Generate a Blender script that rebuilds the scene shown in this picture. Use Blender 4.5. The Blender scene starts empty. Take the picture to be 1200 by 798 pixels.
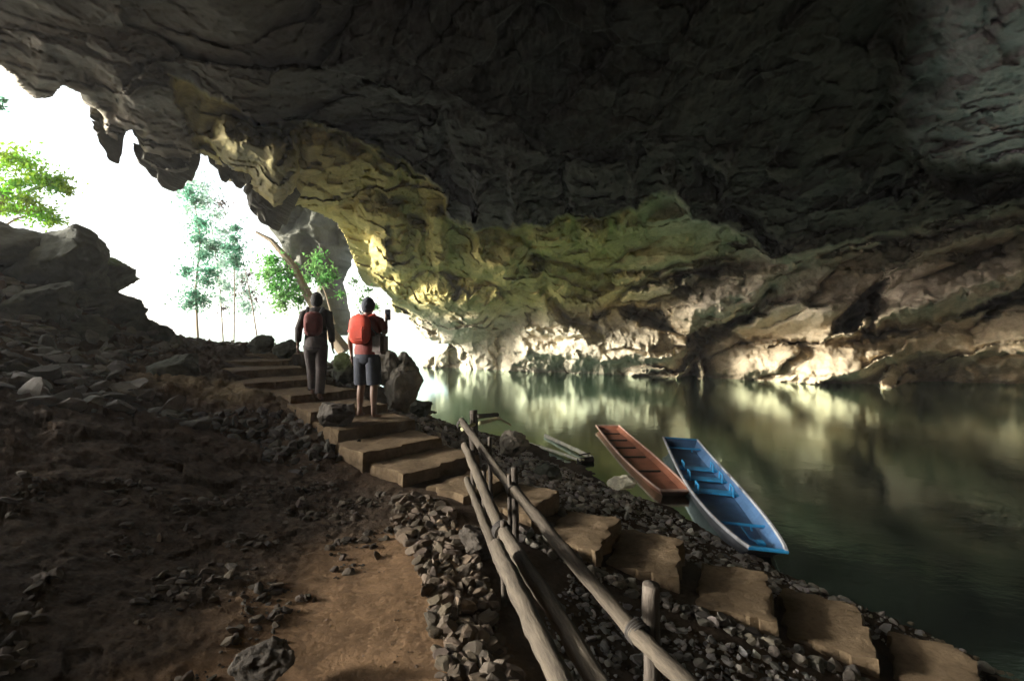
import bpy, bmesh, math, random
import numpy as np
from mathutils import Vector, Matrix, Quaternion
R = math.radians
rng = np.random.default_rng(7)
random.seed(7)
sc = bpy.context.scene
COL = sc.collection
EYE = 2.6            # camera height over the water (z = 0)
F = 560.0            # focal length in photo pixels (photo 1200 wide)
HZ = 388.0           # horizon row

def W(px, py, d):
    return ((px-600.0)/F*d, d, EYE-(py-HZ)/F*d)

# ------------------------------------------------------------------ noise
_perm = np.random.default_rng(3).permutation(256).astype(np.int64)
_perm = np.concatenate([_perm, _perm, _perm])
_g = np.random.default_rng(4).normal(size=(256, 3)); _g /= np.linalg.norm(_g, axis=1)[:, None]
_g = _g.astype(np.float32)
def perlin(p):
    p = np.asarray(p, dtype=np.float32)
    i = np.floor(p).astype(np.int64); f = p-i
    i &= 255
    u = f*f*f*(f*(f*6-15)+10)
    def corner(dx, dy, dz):
        h = _perm[_perm[_perm[i[:, 0]+dx]+i[:, 1]+dy]+i[:, 2]+dz]
        g = _g[h]
        return g[:, 0]*(f[:, 0]-dx)+g[:, 1]*(f[:, 1]-dy)+g[:, 2]*(f[:, 2]-dz)
    def lerp(a, b, t): return a+(b-a)*t
    x00 = lerp(corner(0,0,0), corner(1,0,0), u[:, 0]); x10 = lerp(corner(0,1,0), corner(1,1,0), u[:, 0])
    x01 = lerp(corner(0,0,1), corner(1,0,1), u[:, 0]); x11 = lerp(corner(0,1,1), corner(1,1,1), u[:, 0])
    return lerp(lerp(x00, x10, u[:, 1]), lerp(x01, x11, u[:, 1]), u[:, 2])*1.6
def fbm(p, scale, octv, gain=0.5, seed=0.0, ridged=False):
    p = np.asarray(p, dtype=np.float32)/scale+seed
    a = 1.0; tot = 0.0; out = np.zeros(len(p), np.float32)
    for k in range(octv):
        n = perlin(p)
        if ridged: n = 1-2*np.abs(n)
        out += a*n; tot += a
        a *= gain; p = p*2.03+17.3
    return out/tot
def facets(p, scale, seed=0, tilt=1.0):
    """broken-rock relief: every cell of a jittered grid gets a plane of its own, with a crack between cells"""
    p = np.asarray(p, np.float32)/scale; i0 = np.floor(p).astype(np.int64)
    d1 = np.full(len(p), 1e9, np.float32); d2 = d1.copy(); h = np.zeros(len(p), np.float32)
    for dx in (-1, 0, 1):
        for dy in (-1, 0, 1):
            for dz in (-1, 0, 1):
                c = i0+np.array([dx, dy, dz]); m = c & 255
                a = _perm[_perm[_perm[m[:, 0]]+m[:, 1]]+m[:, 2]+seed % 200]
                j = _g[a]*.45+.5; v = p-(c+j); d = np.einsum('ij,ij->i', v, v)
                n = _g[(a*7+13) % 256]; hh = np.einsum('ij,ij->i', v, n)*tilt+_g[(a*3+5) % 256, 0]*.5
                nearer = d < d1
                d2 = np.where(nearer, d1, np.minimum(d2, d)); h = np.where(nearer, hh, h); d1 = np.where(nearer, d, d1)
    e = np.sqrt(d2)-np.sqrt(d1)
    return h, e
def ss(x):
    x = np.clip(x, 0, 1); return x*x*(3-2*x)

def poly_sd(X, Y, poly, chunk=None):
    """signed distance (positive inside) in the units of X, Y"""
    P = np.array(poly, float); d = np.full(X.shape, 1e18); ins = np.zeros(X.shape, bool)
    n = len(P)
    for i in range(n):
        a = P[i]; b = P[(i+1) % n]; e = b-a
        wx = X-a[0]; wy = Y-a[1]
        t = np.clip((wx*e[0]+wy*e[1])/(e@e+1e-9), 0, 1)
        d = np.minimum(d, (wx-e[0]*t)**2+(wy-e[1]*t)**2)
        if a[1] != b[1]:
            c = ((a[1] > Y) != (b[1] > Y)) & (X < (b[0]-a[0])*(Y-a[1])/(b[1]-a[1])+a[0])
            ins ^= c
    d = np.sqrt(d)
    return np.where(ins, d, -d)
def line_d(X, Y, pts):
    d = np.full(X.shape, 1e18)
    for a, b in zip(pts[:-1], pts[1:]):
        a = np.array(a, float); b = np.array(b, float); e = b-a
        t = np.clip(((X-a[0])*e[0]+(Y-a[1])*e[1])/(e@e+1e-9), 0, 1)
        d = np.minimum(d, (X-a[0]-e[0]*t)**2+(Y-a[1]-e[1]*t)**2)
    return np.sqrt(d)

# ------------------------------------------------------------------ helpers
def tag(o, label=None, cat=None, group=None, kind=None):
    if label: o['label'] = label
    if cat: o['category'] = cat
    if group: o['group'] = group
    if kind: o['kind'] = kind
    return o
def empty(name, loc=(0,0,0), rz=0.0):
    o = bpy.data.objects.new(name, None); COL.objects.link(o)
    o.location = loc; o.rotation_euler = (0, 0, rz); o.empty_display_size = 0.2
    return o
def np_mesh(name, V, Fq, mat, parent=None, smooth=True, colors=None, attrs=None):
    V = np.asarray(V, np.float32); Fq = np.asarray(Fq, np.int32)
    me = bpy.data.meshes.new(name)
    k = Fq.shape[1]
    me.vertices.add(len(V)); me.vertices.foreach_set('co', V.ravel())
    me.loops.add(Fq.size); me.loops.foreach_set('vertex_index', Fq.ravel())
    me.polygons.add(len(Fq))
    me.polygons.foreach_set('loop_start', np.arange(0, Fq.size, k, dtype=np.int32))
    me.polygons.foreach_set('loop_total', np.full(len(Fq), k, np.int32))
    me.polygons.foreach_set('use_smooth', np.full(len(Fq), smooth, bool))
    me.update(calc_edges=True)
    if colors is not None:
        ca = me.color_attributes.new('tint', 'FLOAT_COLOR', 'POINT')
        c4 = np.ones((len(V), 4), np.float32); c4[:, :colors.shape[1]] = colors
        ca.data.foreach_set('color', c4.ravel())
    if attrs:
        for kname, arr in attrs.items():
            at = me.attributes.new(kname, 'FLOAT', 'POINT')
            at.data.foreach_set('value', np.asarray(arr, np.float32))
    if mat: me.materials.append(mat)
    o = bpy.data.objects.new(name, me); COL.objects.link(o)
    if parent: o.parent = parent
    return o
class MB:
    """collects shapes and links them as one mesh object"""
    def __init__(s): s.bm = bmesh.new()
    def box(s, c, size, rot=None, bevel=0.0):
        r = bmesh.ops.create_cube(s.bm, size=1.0)
        vs = r['verts']
        M = Matrix.Translation(Vector(c)) @ (rot.to_4x4() if rot is not None else Matrix.Identity(4)) @ Matrix.Diagonal((*size, 1))
        bmesh.ops.transform(s.bm, matrix=M, verts=vs)
        if bevel > 0:
            es = list({e for v in vs for e in v.link_edges})
            bmesh.ops.bevel(s.bm, geom=es, offset=bevel, segments=2, affect='EDGES')
        return s
    def tube(s, pts, radii, n=10, cap=True, wob=0.0, ell=None):
        pts = [Vector(p) for p in pts]
        if not hasattr(radii, '__len__'): radii = [radii]*len(pts)
        rings = []
        up0 = None
        for i, p in enumerate(pts):
            t = (pts[min(i+1, len(pts)-1)]-pts[max(i-1, 0)]).normalized()
            if up0 is None:
                up0 = Vector((0,0,1)) if abs(t.z) < .9 else Vector((1,0,0))
            a = t.cross(up0).normalized(); b = a.cross(t).normalized(); up0 = b
            ring = []
            for k in range(n):
                an = 2*math.pi*k/n
                rr = radii[i]*(1+wob*(random.random()-.5)*2)
                ex, ey = ell if ell else (1, 1)
                ring.append(s.bm.verts.new(p+a*math.cos(an)*rr*ex+b*math.sin(an)*rr*ey))
            rings.append(ring)
        for r0, r1 in zip(rings[:-1], rings[1:]):
            for k in range(n):
                s.bm.faces.new((r0[k], r0[(k+1) % n], r1[(k+1) % n], r1[k]))
        if cap:
            s.bm.faces.new(list(reversed(rings[0]))); s.bm.faces.new(rings[-1])
        return s
    def ball(s, c, rad, sub=3, scale=(1,1,1), rot=None):
        r = bmesh.ops.create_icosphere(s.bm, subdivisions=sub, radius=rad)
        M = Matrix.Translation(Vector(c)) @ (rot.to_4x4() if rot is not None else Matrix.Identity(4)) @ Matrix.Diagonal((*scale, 1))
        bmesh.ops.transform(s.bm, matrix=M, verts=r['verts'])
        return r['verts']
    def build(s, name, mat, parent=None, smooth=True, angle=40):
        bmesh.ops.recalc_face_normals(s.bm, faces=s.bm.faces)
        for f in s.bm.faces: f.smooth = smooth
        if smooth:
            for e in s.bm.edges:
                if len(e.link_faces) == 2 and e.calc_face_angle(0) > R(angle): e.smooth = False
        me = bpy.data.meshes.new(name); s.bm.to_mesh(me); s.bm.free()
        me.materials.append(mat)
        o = bpy.data.objects.new(name, me); COL.objects.link(o)
        if parent: o.parent = parent
        return o

# ------------------------------------------------------------------ materials
def new_mat(name):
    m = bpy.data.materials.new(name); m.use_nodes = True
    nt = m.node_tree; b = nt.nodes['Principled BSDF']
    return m, nt, b
def nd(nt, t, **kw):
    n = nt.nodes.new(t)
    for k, v in kw.items(): setattr(n, k, v)
    return n
def rock_mat(name, tint=True, base=(.2,.18,.15), rough=.8, bump=.5, bscale=1.0, lo=.55, hi=1.35, spec=.3, detail_scale=6.0, wet=0.0):
    m, nt, b = new_mat(name); L = nt.links.new
    tc = nd(nt, 'ShaderNodeTexCoord')
    n1 = nd(nt, 'ShaderNodeTexNoise'); n1.inputs['Scale'].default_value = 1.3*bscale; n1.inputs['Detail'].default_value = 8; n1.inputs['Roughness'].default_value = .65
    n2 = nd(nt, 'ShaderNodeTexNoise'); n2.inputs['Scale'].default_value = detail_scale*bscale; n2.inputs['Detail'].default_value = 10; n2.inputs['Roughness'].default_value = .7
    L(tc.outputs['Object'], n1.inputs['Vector']); L(tc.outputs['Object'], n2.inputs['Vector'])
    mr = nd(nt, 'ShaderNodeMapRange'); mr.inputs['From Min'].default_value = .3; mr.inputs['From Max'].default_value = .7
    mr.inputs['To Min'].default_value = lo; mr.inputs['To Max'].default_value = hi
    mix = nd(nt, 'ShaderNodeMath', operation='ADD'); sc1 = nd(nt, 'ShaderNodeMath', operation='MULTIPLY'); sc1.inputs[1].default_value = .5
    L(n1.outputs[0], mix.inputs[0]); L(n2.outputs[0], mix.inputs[1]); L(mix.outputs[0], sc1.inputs[0]); L(sc1.outputs[0], mr.inputs['Value'])
    mul = nd(nt, 'ShaderNodeMix', data_type='RGBA', blend_type='MULTIPLY'); mul.inputs['Factor'].default_value = 1
    if tint:
        at = nd(nt, 'ShaderNodeAttribute', attribute_name='tint'); L(at.outputs['Color'], mul.inputs['A'])
    else: mul.inputs['A'].default_value = (*base, 1)
    L(mr.outputs['Result'], mul.inputs['B']); L(mul.outputs['Result'], b.inputs['Base Color'])
    b.inputs['Roughness'].default_value = rough; b.inputs['Specular IOR Level'].default_value = spec
    vo = nd(nt, 'ShaderNodeTexVoronoi', feature='DISTANCE_TO_EDGE'); vo.inputs['Scale'].default_value = 2.5*bscale
    wn = nd(nt, 'ShaderNodeMix', data_type='VECTOR'); wn.inputs['Factor'].default_value = .25
    L(tc.outputs['Object'], wn.inputs['A']); L(n2.outputs['Color'], wn.inputs['B']); L(wn.outputs['Result'], vo.inputs['Vector'])
    vr = nd(nt, 'ShaderNodeMapRange'); vr.inputs['From Max'].default_value = .06; vr.inputs['To Max'].default_value = .35
    L(vo.outputs['Distance'], vr.inputs['Value'])
    ad = nd(nt, 'ShaderNodeMath', operation='ADD'); L(vr.outputs['Result'], ad.inputs[0]); L(n2.outputs[0], ad.inputs[1])
    ad2 = nd(nt, 'ShaderNodeMath', operation='ADD'); L(ad.outputs[0], ad2.inputs[0]); L(n1.outputs[0], ad2.inputs[1])
    bp = nd(nt, 'ShaderNodeBump'); bp.inputs['Strength'].default_value = bump; bp.inputs['Distance'].default_value = .12/bscale
    L(ad2.outputs[0], bp.inputs['Height']); L(bp.outputs[0], b.inputs['Normal'])
    return m
def simple_mat(name, col, rough=.6, noise=.25, nscale=8.0, bump=.15, metallic=0.0, stretch=None, spec=.4, bdist=.01):
    m, nt, b = new_mat(name); L = nt.links.new
    tc = nd(nt, 'ShaderNodeTexCoord'); mp = nd(nt, 'ShaderNodeMapping')
    if stretch: mp.inputs['Scale'].default_value = stretch
    n = nd(nt, 'ShaderNodeTexNoise'); n.inputs['Scale'].default_value = nscale; n.inputs['Detail'].default_value = 8; n.inputs['Roughness'].default_value = .65
    L(tc.outputs['Object'], mp.inputs[0]); L(mp.outputs[0], n.inputs['Vector'])
    mr = nd(nt, 'ShaderNodeMapRange'); mr.inputs['From Min'].default_value = .3; mr.inputs['From Max'].default_value = .7
    mr.inputs['To Min'].default_value = 1-noise; mr.inputs['To Max'].default_value = 1+noise
    L(n.outputs[0], mr.inputs['Value'])
    mul = nd(nt, 'ShaderNodeMix', data_type='RGBA', blend_type='MULTIPLY'); mul.inputs['Factor'].default_value = 1
    mul.inputs['A'].default_value = (*col, 1); L(mr.outputs['Result'], mul.inputs['B']); L(mul.outputs['Result'], b.inputs['Base Color'])
    b.inputs['Roughness'].default_value = rough; b.inputs['Metallic'].default_value = metallic; b.inputs['Specular IOR Level'].default_value = spec
    bp = nd(nt, 'ShaderNodeBump'); bp.inputs['Strength'].default_value = bump; bp.inputs['Distance'].default_value = bdist
    L(n.outputs[0], bp.inputs['Height']); L(bp.outputs[0], b.inputs['Normal'])
    return m
def leaf_mat(name, col, col2):
    m, nt, b = new_mat(name); L = nt.links.new
    at = nd(nt, 'ShaderNodeTexNoise'); at.inputs['Scale'].default_value = 1.2
    tc = nd(nt, 'ShaderNodeTexCoord'); L(tc.outputs['Object'], at.inputs['Vector'])
    mr = nd(nt, 'ShaderNodeMapRange'); mr.inputs['From Min'].default_value = .35; mr.inputs['From Max'].default_value = .65
    L(at.outputs[0], mr.inputs['Value'])
    mx = nd(nt, 'ShaderNodeMix', data_type='RGBA'); mx.inputs['A'].default_value = (*col, 1); mx.inputs['B'].default_value = (*col2, 1)
    L(mr.outputs['Result'], mx.inputs['Factor'])
    tr = nd(nt, 'ShaderNodeBsdfTranslucent'); df = nd(nt, 'ShaderNodeBsdfDiffuse'); ms = nd(nt, 'ShaderNodeMixShader'); ms.inputs[0].default_value = .5
    L(mx.outputs['Result'], tr.inputs['Color']); L(mx.outputs['Result'], df.inputs['Color'])
    L(df.outputs[0], ms.inputs[1]); L(tr.outputs[0], ms.inputs[2]); L(ms.outputs[0], nt.nodes['Material Output'].inputs['Surface'])
    return m
M = {}
M['cave'] = rock_mat('cave_limestone', rough=.75, bump=.28, bscale=.9, detail_scale=7, spec=.25)
M['ground'] = rock_mat('earth_and_rubble', rough=.9, bump=.9, bscale=3.2, detail_scale=8, spec=.15, lo=.5, hi=1.45)
M['stone'] = rock_mat('loose_stone', rough=.8, bump=.4, bscale=6, detail_scale=4, spec=.25)
M['boulder'] = rock_mat('boulder_rock', rough=.8, bump=.5, bscale=2.2, detail_scale=5, spec=.25)
M['step'] = rock_mat('sandy_concrete', tint=False, base=(.195,.14,.085), rough=.92, bump=.6, bscale=3.5, detail_scale=6, spec=.1, lo=.5, hi=1.35)
def wood_mat(name, c1, c2):
    m, nt, b = new_mat(name); L = nt.links.new
    cx = nd(nt, 'ShaderNodeCombineXYZ')
    for k, a in enumerate(('ga', 'gb', 'gc')):
        at = nd(nt, 'ShaderNodeAttribute', attribute_name=a); L(at.outputs['Fac'], cx.inputs[k])
    n = nd(nt, 'ShaderNodeTexNoise'); n.inputs['Scale'].default_value = 75; n.inputs['Detail'].default_value = 7; n.inputs['Roughness'].default_value = .7
    L(cx.outputs[0], n.inputs['Vector'])
    n2 = nd(nt, 'ShaderNodeTexNoise'); n2.inputs['Scale'].default_value = 9; n2.inputs['Detail'].default_value = 4; L(cx.outputs[0], n2.inputs['Vector'])
    mx = nd(nt, 'ShaderNodeMix', data_type='RGBA'); mx.inputs['A'].default_value = (*c1, 1); mx.inputs['B'].default_value = (*c2, 1)
    ad = nd(nt, 'ShaderNodeMath', operation='ADD'); L(n.outputs[0], ad.inputs[0]); L(n2.outputs[0], ad.inputs[1])
    mr = nd(nt, 'ShaderNodeMapRange'); mr.inputs['From Min'].default_value = .75; mr.inputs['From Max'].default_value = 1.25; L(ad.outputs[0], mr.inputs['Value'])
    L(mr.outputs['Result'], mx.inputs['Factor']); L(mx.outputs['Result'], b.inputs['Base Color']); b.inputs['Roughness'].default_value = .85; b.inputs['Specular IOR Level'].default_value = .2
    bp = nd(nt, 'ShaderNodeBump'); bp.inputs['Strength'].default_value = .7; bp.inputs['Distance'].default_value = .012; L(n.outputs[0], bp.inputs['Height']); L(bp.outputs[0], b.inputs['Normal'])
    return m
M['log_old'] = simple_mat('weathered_pole', (.13,.112,.09), .8, .55, 9, .6, stretch=(5,5,.7), bdist=.02)
M['post_old'] = simple_mat('dark_post', (.10,.085,.07), .8, .5, 9, .6, stretch=(5,5,.7), bdist=.02)
M['log'] = wood_mat('weathered_grain', (.03,.024,.018), (.098,.08,.058)); M['post'] = wood_mat('dark_grain', (.03,.024,.019), (.12,.10,.08))
M['cord'] = simple_mat('binding', (.04,.035,.03), .9)
M['blue'] = simple_mat('blue_paint', (.05,.22,.46), .45, .3, 4, .15)
M['blue_in'] = simple_mat('pale_blue_paint', (.07,.15,.29), .5, .35, 3, .15)
M['seatblue'] = simple_mat('bright_blue_paint', (.03,.27,.55), .4, .25, 6, .1)
M['greyrim'] = simple_mat('worn_grey_paint', (.34,.34,.36), .55, .3, 6, .2)
M['hullgrey'] = simple_mat('scuffed_grey_paint', (.10,.105,.12), .6, .35, 5, .2)
M['red'] = simple_mat('faded_red_paint', (.30,.11,.06), .65, .3, 3, .2)
M['redrim'] = simple_mat('pinkish_rim', (.52,.33,.26), .6, .35, 6, .2)
M['darkwood'] = simple_mat('dark_wet_wood', (.05,.04,.03), .6, .4, 6, .3)
M['paleplank'] = simple_mat('bleached_wood', (.74,.70,.56), .7, .25, 8, .3)
M['bamboo'] = simple_mat('bamboo', (.42,.40,.22), .5, .3, 6, .2)
M['skin'] = simple_mat('skin', (.15,.085,.055), .55, .12, 20, .1)
M['hair'] = simple_mat('black_hair', (.008,.007,.006), .9, .3, 40, .4)
M['brownshirt'] = simple_mat('dark_brown_cloth', (.02,.015,.013), .9, .25, 12, .5)
M['trousers'] = simple_mat('grey_brown_cloth', (.045,.034,.031), .9, .25, 12, .5)
M['maroon'] = simple_mat('maroon_cloth', (.10,.022,.018), .85, .25, 12, .4)
M['orange'] = simple_mat('orange_red_cloth', (.42,.036,.012), .75, .15, 12, .4)
M['redshirt'] = simple_mat('dull_red_cloth', (.13,.022,.016), .85, .2, 12, .4)
M['navy'] = simple_mat('dark_slate_cloth', (.020,.023,.032), .9, .25, 12, .5)
M['greybag'] = simple_mat('grey_canvas', (.12,.10,.09), .9, .25, 14, .4)
M['black'] = simple_mat('black_plastic', (.015,.015,.016), .4, .1, 8, .05)
M['bark'] = simple_mat('bark', (.22,.17,.11), .9, .4, 5, .7, stretch=(4,4,.8), bdist=.04)
M['leaf_bright'] = leaf_mat('bright_leaves', (.12,.42,.03), (.30,.42,.04))
M['leaf_teal'] = leaf_mat('blue_green_leaves', (.10,.32,.20), (.16,.28,.19))
M['leaf_mid'] = leaf_mat('mid_green_leaves', (.10,.36,.07), (.20,.36,.12))
# water: transparent in the shallows, murky green where it is deep
def water_mat():
    m, nt, b = new_mat('river_water'); L = nt.links.new
    at = nd(nt, 'ShaderNodeAttribute', attribute_name='depth')
    mr = nd(nt, 'ShaderNodeMapRange'); mr.inputs['From Max'].default_value = 1.5; mr.inputs['To Min'].default_value = .12; mr.inputs['To Max'].default_value = .97
    L(at.outputs['Fac'], mr.inputs['Value'])
    tc = nd(nt, 'ShaderNodeTexCoord')
    n0 = nd(nt, 'ShaderNodeTexNoise'); n0.inputs['Scale'].default_value = .25; n0.inputs['Detail'].default_value = 3
    L(tc.outputs['Object'], n0.inputs['Vector'])
    cr = nd(nt, 'ShaderNodeMix', data_type='RGBA'); cr.inputs['A'].default_value = (.06,.155,.125,1); cr.inputs['B'].default_value = (.13,.225,.165,1)
    L(n0.outputs[0], cr.inputs['Factor'])
    df = nd(nt, 'ShaderNodeBsdfDiffuse'); L(cr.outputs['Result'], df.inputs['Color'])
    tp = nd(nt, 'ShaderNodeBsdfTransparent'); tp.inputs['Color'].default_value = (.82,.88,.72,1)
    gl = nd(nt, 'ShaderNodeBsdfGlossy'); gl.inputs['Roughness'].default_value = .10; gl.inputs['Color'].default_value = (.70,.86,.78,1)
    fr = nd(nt, 'ShaderNodeFresnel'); fr.inputs['IOR'].default_value = 1.33
    mp = nd(nt, 'ShaderNodeMapping'); mp.inputs['Scale'].default_value = (1, 1.6, 1); L(tc.outputs['Object'], mp.inputs[0])
    n1 = nd(nt, 'ShaderNodeTexNoise'); n1.inputs['Scale'].default_value = 2.2; n1.inputs['Detail'].default_value = 5; n1.inputs['Roughness'].default_value = .55
    L(mp.outputs[0], n1.inputs['Vector'])
    bp = nd(nt, 'ShaderNodeBump'); bp.inputs['Strength'].default_value = .07; bp.inputs['Distance'].default_value = .05
    L(n1.outputs[0], bp.inputs['Height'])
    for x in (gl, fr): L(bp.outputs[0], x.inputs['Normal'])
    m1 = nd(nt, 'ShaderNodeMixShader'); L(mr.outputs['Result'], m1.inputs[0]); L(tp.outputs[0], m1.inputs[1]); L(df.outputs[0], m1.inputs[2])
    m2 = nd(nt, 'ShaderNodeMixShader'); L(fr.outputs[0], m2.inputs[0]); L(m1.outputs[0], m2.inputs[1]); L(gl.outputs[0], m2.inputs[2])
    L(m2.outputs[0], nt.nodes['Material Output'].inputs['Surface'])
    return m
M['water'] = water_mat()

# ------------------------------------------------------------------ terrain
STEPS = [  # x, y, top z, half length along the stair, width across, heading (rad) of the way down
 (-5.35,10.6,2.10),(-5.25,9.8,2.02),(-4.75,9.05,1.90),(-4.15,8.45,1.77),(-3.35,7.85,1.64),
 (-2.6,7.1,1.52),(-1.98,6.42,1.40),(-1.46,5.88,1.28),(-.98,5.40,1.16),(-.48,5.02,1.04),
 (.05,4.72,.92),(.62,4.42,.78),(1.2,4.17,.64),(1.8,3.93,.49),(2.4,3.66,.34),(2.95,3.36,.20),(3.45,3.0,.08)]
CP = [(0,0,1.0),(-1,1,1.0),(0,1.5,1.0),(-.6,2.5,.98),(-1.0,2.2,.98),(-.4,3.2,.97),(-1,3.5,.98),(-.75,4.3,.97),
 (-1.6,1.8,1.08),(-2.6,2.4,1.38),(-3.4,3.8,1.5),(-4.5,3,1.8),(-2,3.3,1.08),(-2,4.5,1.02),(-2.6,5.2,1.08),(-1.6,5.0,1.0),
 (-7,8,2.1),(-6.5,6,2.15),(-4.8,4.6,1.85),(-3.7,5.2,1.5),(-4.7,7.3,1.60),(-3.8,7.2,1.58),(-5.5,7.6,1.75),
 (-4.2,6.3,1.34),(-3.2,6.2,1.2),(-5.2,6.0,1.75),(-6,10.5,2.05),(-7,10,2.1),(-5.5,12,1.95),(-8,16,1.1),(-6,20,.2),(-4.2,14,.9),
 (-10,8,3.9),(-9.4,9.5,3.5),(-8.4,10.4,2.7),(-7.6,10.8,2.2),(-10.5,5,3.5),(-9.5,2,2.7),(-8,5,2.8),(-8,-2,2.4),(-10,-8,2.5),
 (-12,10,3.6),(-13,14,1.5),(-13,5,2.0),(0,-5,1.2),(5,-6,.8),(0,-12,2.5),(10,-8,0.3),
 (-3.2,9.6,1.15),(-2.2,9.8,.82),(-3.8,10.6,1.3),(-3,12,.7),(-2.4,13.6,0),(-1.3,8,.85),(-1.2,12.3,.02),(-1.8,11,.45),
 (-.3,8.4,.45),(-.6,6.8,.68),(0,11.3,0),(.6,7.5,.38),(1.3,9,-.02),(1.2,6,.42),(2.3,7,0),(1.9,5.3,.25),(3,5,-.03),(3.6,4.2,-.03),
 (4.2,3.5,-.03),(2.4,4.6,.16),(5,2,-.03),(6,0,0),(.2,5.9,.72),
 (.5,2.2,.62),(1.2,3,.52),(.25,3,.75),(.8,3.4,.56),(1.5,2.4,.4),(2.2,2.6,.25),(1,1.5,.5),(.35,1.2,.72),(.0,3.9,.86),(3.1,2.5,.08),(2,1,.3),(-.35,4.6,.93),
 (.03,2.2,.94),(-.25,3.1,.96),(-.55,4.1,.97),(.12,1.2,.97),
 (3,8,-.6),(6,6,-1),(6,3,-.45),(10,10,-2),(0,16,-.9),(8,20,-2),(-4,24,-1),(15,15,-2),(1,13,-.35),(20,5,-1.5),(2.6,10.5,-.45),(-1,14.5,-.35),
 (-15,20,-.4),(-12,30,-1.2),(-20,30,-.6),(-30,15,1.0),(-30,60,-.5),(-60,60,0),(-60,10,0),(-25,5,.6),(-100,100,0),(100,100,-2),(30,30,-2),(0,40,-2),(30,0,-1),(100,-100,0),(-100,-100,0),(0,100,-1)]
for (x, y, z) in STEPS: CP.append((x, y, z-.10))
CP = np.array(CP, float)
def _rbf_fit():
    P = CP[:, :2]; D = np.linalg.norm(P[:, None]-P[None], axis=2)
    n = len(P); A = np.zeros((n+3, n+3)); A[:n, :n] = D+np.eye(n)*(-0.02); A[:n, n] = 1; A[:n, n+1:] = P; A[n, :n] = 1; A[n+1:, :n] = P.T
    b = np.zeros(n+3); b[:n] = CP[:, 2]
    return np.linalg.solve(A, b)
_rw = _rbf_fit()
SXY = np.array([(s[0], s[1]) for s in STEPS])
def G0(x, y):
    x = np.asarray(x, float).ravel(); y = np.asarray(y, float).ravel(); out = np.empty(len(x))
    for i in range(0, len(x), 40000):
        a = x[i:i+40000]; b = y[i:i+40000]
        D = np.sqrt((a[:, None]-CP[:, 0])**2+(b[:, None]-CP[:, 1])**2)
        out[i:i+40000] = D@_rw[:-3]+_rw[-3]+_rw[-2]*a+_rw[-1]*b
    return out
DIRT = [(-2.1,.6),(-1.75,1.6),(-1.45,2.4),(-1.35,3.2),(-1.0,3.9),(-.6,3.9),(-.45,3.0),(-.2,2.3),(.0,1.4),(.05,-1),(-2,-1)]
def G(x, y):
    x = np.asarray(x, float).ravel(); y = np.asarray(y, float).ravel()
    z = G0(x, y)
    p = np.stack([x, y, np.zeros_like(x)], 1)
    dist = np.hypot(x, y)
    dirt = ss((poly_sd(x, y, DIRT)+.25+.35*fbm(p, .9, 3, seed=9))/.5)
    st = np.min(np.hypot(x[:, None]-SXY[:, 0], y[:, None]-SXY[:, 1]), axis=1) if len(x) < 50000 else line_d(x, y, [tuple(s) for s in SXY])
    calm = np.clip(np.minimum(1-dirt*.8, .25+.75*ss((st-.35)/.5)), 0, 1)
    amp = np.clip(dist/8, .35, 1.6)
    leftness = ss((-x-2.2)/3)
    rough = fbm(p, 1.1, 4, .55, seed=5)*.10*amp+fbm(p, .30, 4, .6, seed=2, ridged=True)*(.03+.06*leftness)*amp*1.1
    layers = fbm(p*np.array([1, 2.2, 1]), .55, 3, .5, seed=12, ridged=True)*.10*leftness
    z = z+calm*(rough+layers)+calm*(.3+.7*ss((-x-.6)/1.2))*(fbm(p, .16, 4, .6, seed=33, ridged=True)*.018+facets(p+.1*rough[:, None], .42, 5)[0]*.028*ss((-x-1.0)/1.5))*np.clip(dist/3, .5, 2)*(dist < 40)
    z = z+dirt*fbm(p, .5, 4, .5, seed=21)*.022
    far = ss((dist-40)/60)
    return z*(1-far)+(-.25)*far

def make_ground():
    azf = np.arange(-56, 54, .14); azc1 = np.arange(54, 180, 3.0); azc0 = np.arange(-180, -56, 3.0)
    az = np.radians(np.concatenate([azc0, azf, azc1])); az = np.append(az, az[0]+2*math.pi)
    rr = [0.0, .3, .6, .9]
    r = 1.1
    while r < 700:
        rr.append(r)
        r *= 1.0062 if r < 14 else (1.014 if r < 30 else 1.08)
    rr = np.array(rr)
    Rg, Az = np.meshgrid(rr, az, indexing='ij')
    x = (Rg*np.sin(Az)).ravel(); y = (Rg*np.cos(Az)).ravel()
    z = G(x, y)
    p = np.stack([x, y, z], 1)
    nr, na = Rg.shape
    idx = np.arange(nr*na).reshape(nr, na)
    Fq = np.stack([idx[:-1, :-1], idx[:-1, 1:], idx[1:, 1:], idx[1:, :-1]], -1).reshape(-1, 4)
    p2 = np.stack([x, y, z*0], 1)
    dirt = ss((poly_sd(x, y, DIRT)+.35+.5*fbm(p2, .9, 3, seed=9))/.5)[:, None]
    n = (fbm(p2, 1.6, 4, seed=31)*.5+.5)[:, None]
    grey = np.array([.050,.041,.031]); brown = np.array([.13,.082,.048]); sand = np.array([.30,.185,.10])
    c = grey*(1-n)+brown*n
    c = c*(1-dirt)+sand*dirt
    land = np.exp(-(((x+4.5)/1.0)**2+((y-7.35)/.45)**2))[:, None]
    c = c*(1-land)+np.array([.36,.27,.15])*land
    uw = ss((-z+.02)/.25)[:, None]*(x > -3)[:, None]
    c = c*(1-uw)+np.array([.20,.15,.07])*uw
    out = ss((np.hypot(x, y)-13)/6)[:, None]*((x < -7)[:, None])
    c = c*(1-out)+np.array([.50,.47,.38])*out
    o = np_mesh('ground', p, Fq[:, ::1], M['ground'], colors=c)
    tag(o, kind='structure'); return o
make_ground()

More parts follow.
